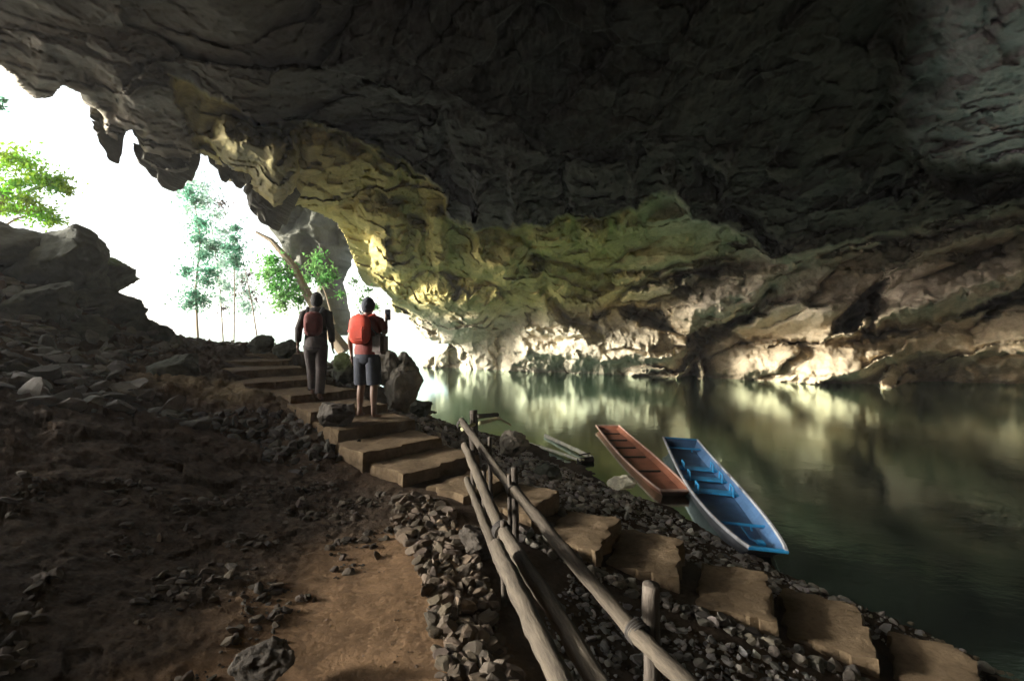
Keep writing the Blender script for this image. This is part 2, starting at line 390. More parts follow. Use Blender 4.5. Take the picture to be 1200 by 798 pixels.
def make_water():
    az = np.radians(np.concatenate([np.arange(-180, -60, 5), np.arange(-60, 90, 1.0), np.arange(90, 181, 5)]))
    rr = [0.5]
    while rr[-1] < 690: rr.append(rr[-1]*1.03)
    rr = np.array(rr); Rg, Az = np.meshgrid(rr, az, indexing='ij')
    x = (Rg*np.sin(Az)).ravel(); y = (Rg*np.cos(Az)).ravel()
    dep = np.clip(-G0(x, y), 0, 3)
    nr, na = Rg.shape; idx = np.arange(nr*na).reshape(nr, na)
    Fq = np.stack([idx[:-1, :-1], idx[:-1, 1:], idx[1:, 1:], idx[1:, :-1]], -1).reshape(-1, 4)
    o = np_mesh('water', np.stack([x, y, x*0], 1), Fq[:, ::-1], M['water'], attrs={'depth': dep})
    tag(o, kind='structure')
make_water()

# ------------------------------------------------------------------ cave shell
MOUTH = [(-4000,-2600),(-1200,-800),(-500,-330),(-100,0),(0,75),(20,92),(42,116),(62,113),(75,100),(100,112),(122,130),(127,150),
 (128,172),(132,190),(137,176),(139,157),(155,152),(172,151),(171,170),(178,196),(187,212),(192,222),(205,222),(210,212),(220,205),(226,180),
 (240,180),(254,192),(259,202),(268,193),(276,198),(270,212),(283,213),(292,210),(298,230),(303,252),(312,264),(330,262),(338,240),
 (352,242),(375,250),(395,262),(404,278),(412,300),(420,322),(428,336),(445,338),(458,350),(462,366),(476,370),(486,384),(497,396),(510,402),
 (524,404),(520,412),(500,420),(480,450),(450,600),(-2600,600)]
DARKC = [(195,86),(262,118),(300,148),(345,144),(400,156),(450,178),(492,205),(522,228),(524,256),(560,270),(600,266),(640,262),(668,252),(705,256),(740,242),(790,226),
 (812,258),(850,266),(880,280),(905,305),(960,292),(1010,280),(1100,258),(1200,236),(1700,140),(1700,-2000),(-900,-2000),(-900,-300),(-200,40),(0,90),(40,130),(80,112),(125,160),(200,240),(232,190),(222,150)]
LAYERS = [ # polygon, metres towards the viewer, fast px, slow px, slow share
 (DARKC, 2.6, 7, 90, .45),
 ([(1068,-60),(1052,60),(1048,130),(1072,186),(1130,191),(1200,194),(1500,196),(1500,-300),(1080,-300)], 3.0, 22, 150, .7),
 ([(345,150),(366,144),(402,152),(436,168),(458,192),(470,212),(455,225),(430,214),(402,232),(380,248),(345,238),(330,200)], 2.2, 6, 26, .6),
 ([(298,150),(345,155),(350,200),(340,240),(330,264),(308,266),(296,232),(290,205),(262,190),(240,160),(262,140)], 4.0, 6, 24, .5),
 ([(420,235),(478,240),(482,262),(462,280),(430,272),(416,255)], 1.4, 5, 18, .6),
 ([(402,158),(432,160),(462,184),(492,205),(520,210),(522,226),(490,222),(462,208),(440,188),(420,172)], 1.2, 5, 12, .7),
 ([(494,256),(512,246),(526,256),(526,312),(512,322),(498,314)], 1.5, 5, 10, .8),
 ([(484,262),(493,258),(497,310),(488,318)], .8, 3, 6, .7),
 ([(440,272),(486,262),(488,325),(470,340),(440,322),(430,300)], 1.6, 6, 22, .7),
 ([(612,264),(668,254),(672,284),(650,300),(628,296)], 1.3, 5, 16, .7),
 ([(676,262),(698,250),(712,266),(708,288),(692,296),(678,284)], 1.8, 4, 16, .8),
 ([(722,246),(745,242),(744,270),(730,282),(718,270)], 1.5, 4, 14, .8),
 ([(556,270),(600,276),(624,300),(600,340),(560,330),(540,300)], 1.1, 8, 26, .7),
 ([(500,320),(560,330),(590,350),(575,392),(540,402),(500,396),(470,365),(462,345)], 1.6, 7, 30, .8),
 ([(430,322),(470,330),(478,360),(462,368),(440,352)], .8, 4, 14, .8),
 ([(690,352),(752,326),(862,322),(935,308),(905,336),(850,376),(806,394),(776,362),(720,358),(694,372)], 1.0, 6, 30, .6),
 ([(776,352),(830,336),(872,324),(856,372),(808,394),(786,380)], 1.2, 5, 26, .9),
 ([(722,360),(772,358),(800,392),(760,384),(736,376)], -2.6, 6, 12, .5),
 ([(590,404),(600,384),(650,388),(700,378),(760,392),(824,402),(800,440),(590,440)], 1.5, 8, 26, .8),
 ([(640,352),(700,380),(690,402),(640,400),(600,398)], 1.0, 10, 24, .8),
 ([(852,322),(985,312),(1046,322),(1000,388),(1065,395),(960,398),(872,396),(836,384)], 1.2, 8, 40, .6),
 ([(1046,322),(1120,300),(1200,296),(1200,360),(1100,384),(1040,394),(1010,386)], .8, 8, 40, .6),
 ([(974,394),(992,356),(1046,322),(1040,336),(1006,388)], -1.7, 4, 10, .6),
 ([(1010,392),(1024,360),(1034,344),(1022,392)], -.8, 4, 8, .6),
 ([(826,402),(922,394),(1066,398),(1056,424),(1000,456),(816,452)], 1.0, 6, 22, .8),
 ([(812,396),(834,392),(818,444),(800,450)], -1.2, 4, 8, .6),
 ([(1058,422),(1200,404),(1500,380),(1500,520),(1040,520)], -2.5, 14, 60, .6),
 ([(880,262),(905,300),(920,296),(892,254),(862,240),(840,250)], -2.5, 6, 12, .5),
 ([(905,304),(960,284),(1010,280),(960,300),(925,312)], 1.3, 4, 14, .8),
 ([(1075,194),(1200,196),(1500,200),(1500,250),(1200,240),(1130,235),(1090,220)], -2.5, 8, 20, .5),
]
RIDGES = [ # polyline, metres, width px
 ([(960,402),(1060,362),(1200,316)], .8, 7),([(1020,392),(1100,378),(1200,345)], -.7, 6),([(1040,312),(1130,282),(1200,262)], .7, 6),
 ([(960,300),(1060,282),(1140,262)], -.8, 5),([(1085,270),(1150,250),(1200,232)], .7, 5),([(1100,262),(1200,214)], -.8, 4),
 ([(700,372),(740,338),(800,322),(880,310)], -.7, 4),([(830,398),(900,360),(930,348)], -.6, 4),([(806,398),(880,372),(905,338)], -.8, 5),
 ([(630,300),(640,340),(660,372),(700,388)], -.7, 6),([(622,300),(700,318),(770,316),(860,300)], -.5, 5),([(560,300),(600,322),(640,322)], .5, 7),
 ([(1090,195),(1078,232),(1068,250)], .9, 4),([(1064,200),(1050,236)], .7, 4),([(1032,190),(1018,226)], .6, 3),([(1012,205),(995,240)], .6, 3),
 ([(860,180),(842,240)], .6, 5),([(780,200),(800,250),(770,262)], .7, 7),([(820,190),(842,232)], -.8, 6),([(740,170),(742,236)], .6, 5),
 ([(600,200),(604,262)], .5, 5),([(660,190),(664,250)], -.7, 5),([(560,200),(556,262)], .6, 5),([(520,130),(524,225)], -.5, 6),
 ([(140,60),(170,90),(205,98)], .4, 5),([(60,60),(110,90),(135,130)], -.4, 8),([(225,90),(220,150)], -.5, 10),([(320,170),(330,240)], .5, 8),
 ([(440,225),(480,250),(500,260)], -.4, 4),([(365,215),(395,232)], -.5, 3),([(620,388),(660,394),(690,392)], .5, 4),([(870,402),(900,396),(960,406)], -.4, 4),
]
def make_cave():
    azf = np.radians(np.arange(-52, 52, .105))
    az = np.concatenate([np.radians(np.arange(-180, -70, 2.0)), np.radians(np.arange(-70, -52, .5)), azf, np.radians(np.arange(52, 60, .5)), np.radians(np.arange(60, 180.1, 2.5))])
    el = np.radians(np.concatenate([np.arange(-16, -6, 1.0), np.arange(-6, 38, .105), np.arange(38, 90.1, 1.0)]))
    E, A = np.meshgrid(el, az, indexing='ij')
    dx = np.cos(E)*np.sin(A); dy = np.cos(E)*np.cos(A); dz = np.sin(E)
    infront = np.abs(A) < R(84)
    px = np.where(infront, 600+F*np.tan(np.where(infront, A, 0)), np.sign(A)*1e4)
    py = np.where(infront, HZ-F*np.tan(np.clip(E, -1.5, 1.5))/np.cos(np.where(infront, A, 0)), 0)
    big = 1e3
    def plane(nx, ny, d):   # nx*x+ny*y = d
        den = dx*nx+dy*ny
        return np.where(den > 1e-3, d/np.maximum(den, 1e-3), big)
    msl = .42*ss((px-240)/420); yk = 19.0
    den = dz+msl*dy; tz = np.where(den > 1e-3, (5.2+yk*msl)/np.maximum(den, 1e-3), big)
    tz = np.where(np.abs(A) > R(70), 7.5/np.maximum(dz, 1e-3), tz); tz = np.clip(tz, 0, 400)
    tz = np.minimum(tz, 11.5/np.maximum(dz, 1e-3))
    n = np.array([13, 29.5]); n /= np.linalg.norm(n)
    ts = [tz, plane(n[0], n[1], n@np.array([-6, 34])), plane(1, -.05, 22.5), plane(0, -1, 13), plane(-1, -.0, 14.0)+np.where(infront, 60, 0)]
    k = .55
    t = -np.log(sum(np.exp(-k*np.minimum(q, 400)) for q in ts))/k
    t = np.clip(t, 4.4, 60)
    # wall leans back towards its foot a little
    wn = np.stack([px.ravel()/26, py.ravel()/26, px.ravel()*0], 1); wn = np.where(np.abs(wn) < 200, wn, 0)
    wxn = (fbm(wn, 1, 4, .6, seed=61)*11).reshape(px.shape); wyn = (fbm(wn, 1, 4, .6, seed=67)*11).reshape(px.shape)
    pxw = px+wxn; pyw = py+wyn
    for poly, dr, fast, slow, share in LAYERS:
        sd = poly_sd(pxw, pyw, poly)
        prof = (1-share)*ss((sd+fast*.5)/fast)+share*ss(sd/slow)
        t = t-dr*1.35*prof*(t/22)
    for pl, dr, wd in RIDGES:
        t = t-dr*1.5*np.exp(-(line_d(pxw, pyw, pl)/wd)**2)*(t/22)
    P = np.stack([(dx*t).ravel(), (dy*t).ravel(), (dz*t).ravel()+EYE], 1)
    # noise in world space, pushing along the view-independent direction from the hall's middle
    big_n = fbm(P, 4.5, 3, .5, seed=1)
    rid = fbm(P*np.array([1, 1, .75]), 1.5, 7, .62, seed=3, ridged=True)
    c, s = math.cos(.45), math.sin(.45)
    Q = np.stack([P[:, 0]*c+P[:, 2]*s, P[:, 1], (-P[:, 0]*s+P[:, 2]*c)*3.2], 1)     # inclined beds
    bed = fbm(Q, 3.4, 4, .42, seed=8, ridged=True)
    fl = fbm(P*np.array([1, .5, .18]), .6, 4, .55, seed=14, ridged=True)               # drip fluting
    fine = fbm(P, .5, 4, .6, seed=6, ridged=True)
    pxr = pxw.ravel(); pyr = pyw.ravel()
    lowright = ss((pxr-640)/120)*ss((pyr-250)/50)
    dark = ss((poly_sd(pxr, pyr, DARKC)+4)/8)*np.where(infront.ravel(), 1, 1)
    tt = t.ravel()
    sc_ = tt/22
    lump = fbm(P, 1.1, 5, .55, seed=19)
    Pw = P+np.stack([fbm(P, 1.6, 3, seed=71), fbm(P, 1.6, 3, seed=73), fbm(P, 1.6, 3, seed=75)], 1)*.5
    f1, e1 = facets(Pw*np.array([1, 1, .8]), 3.0, 3); f2, e2 = facets(Pw*np.array([1, 1, .85]), 1.25, 9); f3, e3 = facets(Pw, .5, 17)
    Qw = np.stack([Pw[:, 0]*c+Pw[:, 2]*s, Pw[:, 1], (-Pw[:, 0]*s+Pw[:, 2]*c)*2.6], 1)
    f4, e4 = facets(Qw, 4.2, 21); f5, e5 = facets(Qw, 1.7, 33)
    gen = f1*1.1+f2*.45+f3*.14-.16*np.exp(-(e1/.14)**2)-.07*np.exp(-(e2/.14)**2)
    low_ = f4*1.3+f5*.22+f3*.05-.22*np.exp(-(e4/.10)**2)
    low_ = f4*1.5+f5*.12-.2*np.exp(-(e4/.10)**2)+bed*.12
    litz = 1-dark
    gen = gen*(1-.35*litz)
    disp = big_n*(1.1-.3*lowright)+rid*(.20-.15*litz)+lump*.3+gen*(1-lowright)+low_*lowright+fl*(.26*dark+.03)+fine*(.07-.04*litz)
    calmz = np.exp(-(((pxr-640)/90)**2+((pyr-395)/42)**2)); disp = disp*(1-.6*calmz)
    t2 = tt-disp*np.clip(sc_, .25, 1.2)
    t2 = np.where(tt < 4.6, tt-disp*.3, t2)
    P = np.stack([dx.ravel()*t2, dy.ravel()*t2, dz.ravel()*t2+EYE], 1)
    # colours (mineral and algae tones, with some light and shade painted in)
    nn = (fbm(P, 2.2, 4, .6, seed=41)*.5+.5)[:, None]
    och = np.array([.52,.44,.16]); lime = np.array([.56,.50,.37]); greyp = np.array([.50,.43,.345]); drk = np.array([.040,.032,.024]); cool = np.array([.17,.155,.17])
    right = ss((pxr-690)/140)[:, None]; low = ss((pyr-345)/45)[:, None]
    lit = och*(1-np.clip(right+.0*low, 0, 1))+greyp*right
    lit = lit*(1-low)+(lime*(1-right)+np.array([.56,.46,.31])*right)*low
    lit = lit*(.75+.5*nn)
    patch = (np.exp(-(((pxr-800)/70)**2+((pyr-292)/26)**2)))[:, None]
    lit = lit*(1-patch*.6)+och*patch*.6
    d3 = drk*(.7+.6*nn)  # near-black ceiling colour stands for its shade
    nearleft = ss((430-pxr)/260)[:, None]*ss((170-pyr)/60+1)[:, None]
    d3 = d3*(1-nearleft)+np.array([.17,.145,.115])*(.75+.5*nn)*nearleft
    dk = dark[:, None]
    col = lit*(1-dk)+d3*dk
    mass = ss((poly_sd(pxr, pyr, LAYERS[3][0])+6)/14)[:, None]
    col = col*(1-mass*.6)+np.array([.14,.12,.075])*mass*.6
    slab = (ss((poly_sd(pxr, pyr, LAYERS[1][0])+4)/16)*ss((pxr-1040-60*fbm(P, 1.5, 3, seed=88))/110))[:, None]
    col = col*(1-slab)+np.array([.58,.49,.55])*(.55+.9*nn)*slab  # slab brightened in its colour so that it looks lit
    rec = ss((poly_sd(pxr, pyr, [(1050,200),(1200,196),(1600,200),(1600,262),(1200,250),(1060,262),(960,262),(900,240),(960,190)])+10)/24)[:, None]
    col = col*(1-rec*.75)+np.array([.07,.062,.055])*rec*.75  # shade of the recess under the slab, put into the colour
    ne, na = E.shape; idx = np.arange(ne*na).reshape(ne, na)
    jit = fbm(np.stack([pxr/14, pyr/14, pxr*0], 1), 1, 4, .6, seed=77)*3
    hole = ((poly_sd(px.ravel(), py.ravel(), MOUTH)+jit) > 0) & infront.ravel()
    Ad = np.degrees(A.ravel()); lipe = np.degrees(np.arctan(7.5*np.abs(np.sin(A.ravel()))/9.7))
    hole |= (Ad < -82) & (Ad > -106) & (np.degrees(E.ravel()) < lipe+fbm(P, 2.5, 3, seed=3)*6)  # unseen extra opening, added to let more sky light in
    bad = hole | (P[:, 2] < -2.2)
    Fq = np.stack([idx[:-1, :-1], idx[1:, :-1], idx[1:, 1:], idx[:-1, 1:]], -1).reshape(-1, 4)
    keep = ~bad[Fq].any(1)
    Fq = Fq[keep]
    # thickness at the mouth: run the rim outwards and up
    e = np.concatenate([Fq[:, [0, 1]], Fq[:, [1, 2]], Fq[:, [2, 3]], Fq[:, [3, 0]]])
    key = np.sort(e, 1); uk, inv, cnt = np.unique(key[:, 0].astype(np.int64)*10**7+key[:, 1], return_inverse=True, return_counts=True)
    be = e[cnt[inv] == 1]
    near_hole = np.zeros(len(P), bool)
    hh = hole.reshape(ne, na); dil = hh.copy()
    for _ in range(3):
        q = dil.copy(); q[1:] |= dil[:-1]; q[:-1] |= dil[1:]; q[:, 1:] |= dil[:, :-1]; q[:, :-1] |= dil[:, 1:]; dil = q
    near_hole = dil.ravel()
    be = be[near_hole[be].all(1)]
    V = [P]; Cc = [col]; base = P; bi = be; N0 = len(P); Fs = [Fq]
    uniq = np.unique(be); remap = -np.ones(len(P), np.int64); remap[uniq] = np.arange(len(uniq))
    hd = P[uniq]-np.array([0, 0, EYE]); hd[:, 2] = 0; hd /= np.linalg.norm(hd, axis=1)[:, None]
    prev = uniq; cur = P[uniq].copy(); off = N0
    for st in range(5):
        f = (.25, .5, .8, 1.2, 1.8)[st]
        lipw = ss((430-(600+F*P[uniq, 0]/np.maximum(P[uniq, 1], .1)))/60)[:, None]
        cur = cur+(hd*f+np.array([0, 0, 1.0])*f*(.25+.4*st)+np.array([-.25, 0, 0])*f)*lipw+(hd*.1+np.array([.35, 0, .1])*f)*(1-lipw)
        cur = cur+(fbm(cur, .8, 3, seed=50+st)[:, None])*.12
        V.append(cur.copy()); Cc.append(np.tile(np.array([.26,.23,.16]), (len(uniq), 1)))
        ni = remap[be]+off
        pi = be if st == 0 else remap[be]+off-len(uniq)
        Fs.append(np.stack([pi[:, 1], pi[:, 0], ni[:, 0], ni[:, 1]], 1))
        off += len(uniq)
    V = np.concatenate(V); Cc = np.concatenate(Cc); Fa = np.concatenate(Fs)
    used = np.unique(Fa); rm = -np.ones(len(V), np.int64); rm[used] = np.arange(len(used))
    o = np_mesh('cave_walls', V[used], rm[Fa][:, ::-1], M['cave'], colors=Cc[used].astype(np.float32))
    tag(o, kind='structure')
make_cave()

# ------------------------------------------------------------------ hanging and standing masses traced as thick bodies
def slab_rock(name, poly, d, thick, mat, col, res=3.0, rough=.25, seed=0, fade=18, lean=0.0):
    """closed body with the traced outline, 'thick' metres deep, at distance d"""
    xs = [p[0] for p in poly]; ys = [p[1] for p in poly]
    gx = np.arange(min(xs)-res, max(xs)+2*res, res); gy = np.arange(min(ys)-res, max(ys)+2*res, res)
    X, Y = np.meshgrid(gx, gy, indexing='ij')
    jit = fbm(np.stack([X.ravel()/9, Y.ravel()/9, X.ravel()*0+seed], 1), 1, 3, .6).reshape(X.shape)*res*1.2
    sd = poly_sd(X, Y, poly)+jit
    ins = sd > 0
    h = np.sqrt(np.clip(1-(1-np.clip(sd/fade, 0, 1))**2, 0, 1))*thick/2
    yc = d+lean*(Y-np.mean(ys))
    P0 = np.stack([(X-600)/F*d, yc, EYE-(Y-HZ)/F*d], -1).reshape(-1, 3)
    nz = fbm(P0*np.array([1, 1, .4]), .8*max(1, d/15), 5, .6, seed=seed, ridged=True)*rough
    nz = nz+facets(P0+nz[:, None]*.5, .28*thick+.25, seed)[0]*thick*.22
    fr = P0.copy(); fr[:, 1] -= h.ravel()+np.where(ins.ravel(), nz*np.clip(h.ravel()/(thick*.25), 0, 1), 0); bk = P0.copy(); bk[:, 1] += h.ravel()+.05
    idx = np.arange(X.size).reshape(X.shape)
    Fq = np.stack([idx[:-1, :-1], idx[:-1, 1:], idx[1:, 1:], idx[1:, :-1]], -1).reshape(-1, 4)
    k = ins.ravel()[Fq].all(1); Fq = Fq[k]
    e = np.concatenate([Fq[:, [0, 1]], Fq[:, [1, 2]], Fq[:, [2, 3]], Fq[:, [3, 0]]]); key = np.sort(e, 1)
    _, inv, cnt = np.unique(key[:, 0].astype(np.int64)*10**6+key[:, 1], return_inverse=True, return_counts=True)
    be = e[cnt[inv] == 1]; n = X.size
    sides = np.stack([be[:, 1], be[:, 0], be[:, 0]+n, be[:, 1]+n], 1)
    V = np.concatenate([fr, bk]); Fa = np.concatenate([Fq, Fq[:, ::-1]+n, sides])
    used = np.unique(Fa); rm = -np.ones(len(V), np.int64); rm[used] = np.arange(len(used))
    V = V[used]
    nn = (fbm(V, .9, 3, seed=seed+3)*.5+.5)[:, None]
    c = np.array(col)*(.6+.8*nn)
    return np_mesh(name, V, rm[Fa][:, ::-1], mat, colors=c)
# the outer rock curtain hanging behind the mouth, still part of the cave's rock
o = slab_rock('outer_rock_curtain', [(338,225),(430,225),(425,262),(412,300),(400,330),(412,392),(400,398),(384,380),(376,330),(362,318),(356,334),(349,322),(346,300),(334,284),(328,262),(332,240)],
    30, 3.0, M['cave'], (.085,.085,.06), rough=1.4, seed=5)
tag(o, kind='structure')

def hanging(poly, d, thick, seed, label, col=(.085,.078,.06)):
    cx_ = np.mean([p[0] for p in poly]); top = min(p[1] for p in poly); b_ = np.array(W(cx_, top, d))
    o = slab_rock('stalactite', poly, d, thick, M['cave'], col, res=1.2, rough=.30, seed=seed, fade=24)
    me = o.data; co_ = np.empty(len(me.vertices)*3, np.float32); me.vertices.foreach_get('co', co_); co_ = co_.reshape(-1, 3)-b_; me.vertices.foreach_set('co', co_.ravel()); o.location = b_
    tag(o, label, 'stalactite', 'stalactites hanging from the mouth of the cave')
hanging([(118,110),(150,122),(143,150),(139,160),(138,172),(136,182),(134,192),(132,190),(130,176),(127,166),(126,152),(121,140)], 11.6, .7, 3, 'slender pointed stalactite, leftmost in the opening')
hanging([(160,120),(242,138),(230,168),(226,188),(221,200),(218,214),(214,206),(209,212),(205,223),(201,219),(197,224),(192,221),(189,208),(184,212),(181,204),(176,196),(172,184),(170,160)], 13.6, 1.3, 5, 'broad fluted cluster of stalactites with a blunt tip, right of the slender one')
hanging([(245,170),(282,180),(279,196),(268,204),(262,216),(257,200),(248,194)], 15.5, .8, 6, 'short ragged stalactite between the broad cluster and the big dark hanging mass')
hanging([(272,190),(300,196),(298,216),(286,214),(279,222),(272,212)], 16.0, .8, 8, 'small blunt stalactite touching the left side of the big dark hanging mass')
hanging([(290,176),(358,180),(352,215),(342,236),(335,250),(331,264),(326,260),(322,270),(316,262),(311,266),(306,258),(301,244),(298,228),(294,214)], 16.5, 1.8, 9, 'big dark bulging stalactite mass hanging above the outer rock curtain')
# ------------------------------------------------------------------ boulders
def ico(sub):
    bm = bmesh.new(); bmesh.ops.create_icosphere(bm, subdivisions=sub, radius=1.0)
    V = np.array([v.co[:] for v in bm.verts]); Fq = np.array([[v.index for v in f.verts] for f in bm.faces]); bm.free()
    return V, Fq
ICO2, ICO2F = ico(2); ICO5, ICO5F = ico(5); ICO3, ICO3F = ico(3)
def chip(V, r, nplanes=12, lo=.55, hi=.9):
    V = V.copy()
    for _ in range(nplanes):
        n = r.normal(size=3); n /= np.linalg.norm(n); d = r.uniform(lo, hi)
        q = V@n; k = q > d
        V[k] -= np.outer(q[k]-d, n)
    return V
def boulder(name, c, size, rz=0.0, seed=0, col=(.13,.125,.105), tilt=(0,0), sink=.25, moss=None):
    r = np.random.default_rng(seed)
    V = chip(ICO5, r, 22, .42, .85)
    h_, e_ = facets(V*1.3+seed, .55, seed); V = V*(1+h_*.10-.06*np.exp(-(e_/.08)**2))[:, None]
    V += ICO5*(fbm(V+seed, .7, 5, .55, seed=seed, ridged=True)*.13+fbm(V+seed*3, .28, 5, .65, ridged=True)*.07)[:, None]
    V = V*np.array(size)
    nn = (fbm(V, .6, 4, seed=seed+8)*.5+.5)[:, None]
    cc = np.array(col)*(.5+1.0*nn)
    if moss is not None:
        up = ss((V[:, 2]/size[2]-.1)/.5+fbm(V, .3, 3, seed=4)*.8)[:, None]
        cc = cc*(1-up)+np.array(moss)*up
    o = np_mesh(name, V, ICO5F, M['boulder'], colors=cc)
    o.location = c; o.rotation_euler = (tilt[0], tilt[1], rz)
    return o
BLD = [
 # px, py (centre), depth, size xyz, seed, label, moss
 (-10,300,9.0,(1.5,1.2,1.1),11,'huge dark boulder at the left edge below the green leaves',None),
 (55,320,9.4,(1.15,1.0,.85),12,'large dark boulder sloping down beside the leftmost one',None),
 (108,322,10.2,(.85,.8,.55),13,'mossy boulder on the slope with green growth on top',(.13,.20,.04)),
 (30,370,8.4,(1.3,.9,.7),14,'broad dark boulder low in the left slope under the larger ones',None),
 (120,362,9.6,(1.0,.8,.5),15,'smooth dark boulder at the middle of the left slope',None),
 (163,392,10.0,(.72,.6,.42),16,'rounded boulder at the right foot of the left slope',None),
 (85,395,8.6,(.9,.7,.35),17,'flat dark slab of rock resting on the rubble below the slope',None),
 (205,435,7.9,(.5,.45,.4),18,'blocky grey boulder left of the upper steps',None),
 (308,404,10.6,(.34,.3,.26),19,'grey boulder at the top of the steps left of the walking person',None),
 (333,412,10.2,(.30,.3,.24),20,'darker boulder at the step edge just behind the walking person',None),
 (405,436,9.6,(.42,.4,.34),21,'pale green mossy boulder between the two people',(.16,.20,.07)),
 (452,432,10.0,(.36,.4,.42),22,'tall jagged rock behind the person in shorts',None),
 (472,452,9.8,(.58,.5,.72),23,'large jagged rock standing at the water right of the person in shorts',None),
 (492,478,9.4,(.26,.28,.24),24,'dark rounded rock at the waters edge below the jagged rock',None),
 (312,775,2.15,(.14,.12,.085),25,'dark lump of rock on the sandy ground at the bottom of the photo',None),
 (640,555,6.9,(.26,.24,.2),26,'dark rock in the gravel bank near the half sunken boat',None),
 (600,520,8.2,(.32,.28,.24),27,'pale grey rock on the shore just right of the railing end',None),
 (395,486,6.1,(.36,.28,.26),28,'dark rock under the walking person at the edge of the landing',None),
 (560,632,3.55,(.17,.14,.13),29,'brown rock in the bank left of the lowest rail',None),
]
for (px, py, d, size, seed, lab, moss) in BLD:
    c = W(px, py, d)
    o = boulder('boulder', c, size, rz=seed*1.3, seed=seed, moss=moss, col=(.07,.058,.045) if seed in (25,29,28) else ((.32,.28,.22) if seed in (22,23,27) else (.095,.098,.072)), tilt=(.15*math.sin(seed), .15*math.cos(seed*2)))
    tag(o, lab, 'boulder', 'boulders in and around the cave mouth')
o = boulder('pale_stone', tuple(Vector(W(731,567,7.4))+Vector((0,0,.03))), (.27,.15,.13), rz=-.25, seed=61, col=(.78,.73,.56)); tag(o, 'pale cream stone block on the gravel left of the red boat', 'stone')

# ------------------------------------------------------------------ stones
VAR = []
for i in range(14):
    r = np.random.default_rng(100+i); VAR.append(chip(ICO2, r, 9, .4, .85))
def stone_xform(x, y, s, r, flat=.6):
    V = VAR[r.integers(len(VAR))]*np.array([1, r.uniform(.6, .95), r.uniform(flat*.6, flat)])*s
    q = Quaternion((r.normal(), r.normal()*.5, r.normal()*.5, r.normal()*3)); q.normalize()
    return V@np.array(q.to_matrix()).T
def in_poly_px(poly, n, r, zfun=None):
    """random ground positions whose plan position lies in the plan polygon"""
    P = np.array(poly); lo = P.min(0); hi = P.max(0); out = []
    while len(out) < n:
        q = r.uniform(lo, hi, size=(n*2, 2)); k = poly_sd(q[:, 0], q[:, 1], poly) > 0
        out += list(q[k])
    return np.array(out[:n])
ZONES = [ # plan polygon, count, size range, flat, colour
 ([(-.05,1.1),(.05,2.0),(-.1,2.9),(-.35,3.7),(-.7,4.6),(-1.15,4.6),(-.95,3.9),(-.62,3.2),(-.38,2.4),(-.15,1.5)], 1100, (.014,.10), .7, (.115,.088,.062)),
 ([(-.35,5.6),(.1,5.1),(.9,4.8),(1.8,4.5),(2.6,4.1),(3.3,3.5),(4.0,3.4),(3.2,4.6),(2.5,5.9),(2.0,7.2),(1.1,8.2),(.2,9.8),(-.8,11),(-1.0,8)], 3300, (.016,.085), .65, (.30,.27,.235)),
 ([(.45,3.7),(.2,3.0),(.45,1.9),(1.0,1.4),(2.2,1.8),(2.9,2.5),(2.3,3.0),(1.4,3.3)], 2000, (.015,.055), .6, (.20,.185,.17)),
 ([(-4.5,4.6),(-3.6,5.5),(-5.0,6.4),(-6,7.2),(-6.2,8.6),(-7,10.4),(-9.6,9.4),(-8.5,6),(-6.5,4.5)], 900, (.05,.24), .5, (.13,.12,.10)),
 ([(-1.2,6.4),(-.6,6.0),(-.3,7.6),(-1.0,9.6),(-1.8,11.4),(-2.6,11),(-3.4,9.6),(-2.4,8.0)], 1100, (.03,.13), .65, (.24,.21,.18)),
 ([(-3.4,3.2),(-2.2,4.9),(-1.0,4.6),(-.9,3.6),(-1.4,2.0),(-2.4,1.2)], 2400, (.010,.06), .6, (.10,.08,.06)),
 ([(-1.2,1.2),(-1.2,3.6),(-.6,3.4),(-.2,2.0),(-.1,1.0)], 200, (.006,.02), .6, (.17,.12,.08)),
 ([(-7,10.4),(-5.8,10.8),(-4.2,10.3),(-3.4,10.4),(-4,13),(-7,13)], 350, (.06,.2), .6, (.18,.17,.14)),
 ([(-3.9,6.6),(-3.0,6.9),(-2.1,6.3),(-1.6,5.6),(-2.3,5.1),(-3.6,5.8),(-4.4,6.3)], 420, (.03,.12), .7, (.10,.09,.075)),
 ([(-.1,4.4),(.5,4.05),(1.1,3.8),(1.7,3.55),(2.3,3.3),(2.85,3.0),(2.95,2.85),(2.3,3.12),(1.6,3.35),(1.0,3.6),(.4,3.85),(-.2,4.2)], 420, (.02,.085), .7, (.17,.15,.125)),
 ([(3.0,4.4),(4.2,3.2),(4.9,3.4),(3.9,5.0)], 250, (.015,.05), .6, (.20,.16,.11)),
]
def clump(q, r):  # keep clumps, drop some between
    return fbm(np.stack([q[:, 0], q[:, 1], q[:, 0]*0], 1), .5, 2, seed=90)
big = []   # countable larger stones as things of their own
VV = []; FF = []; CC = []; off = 0
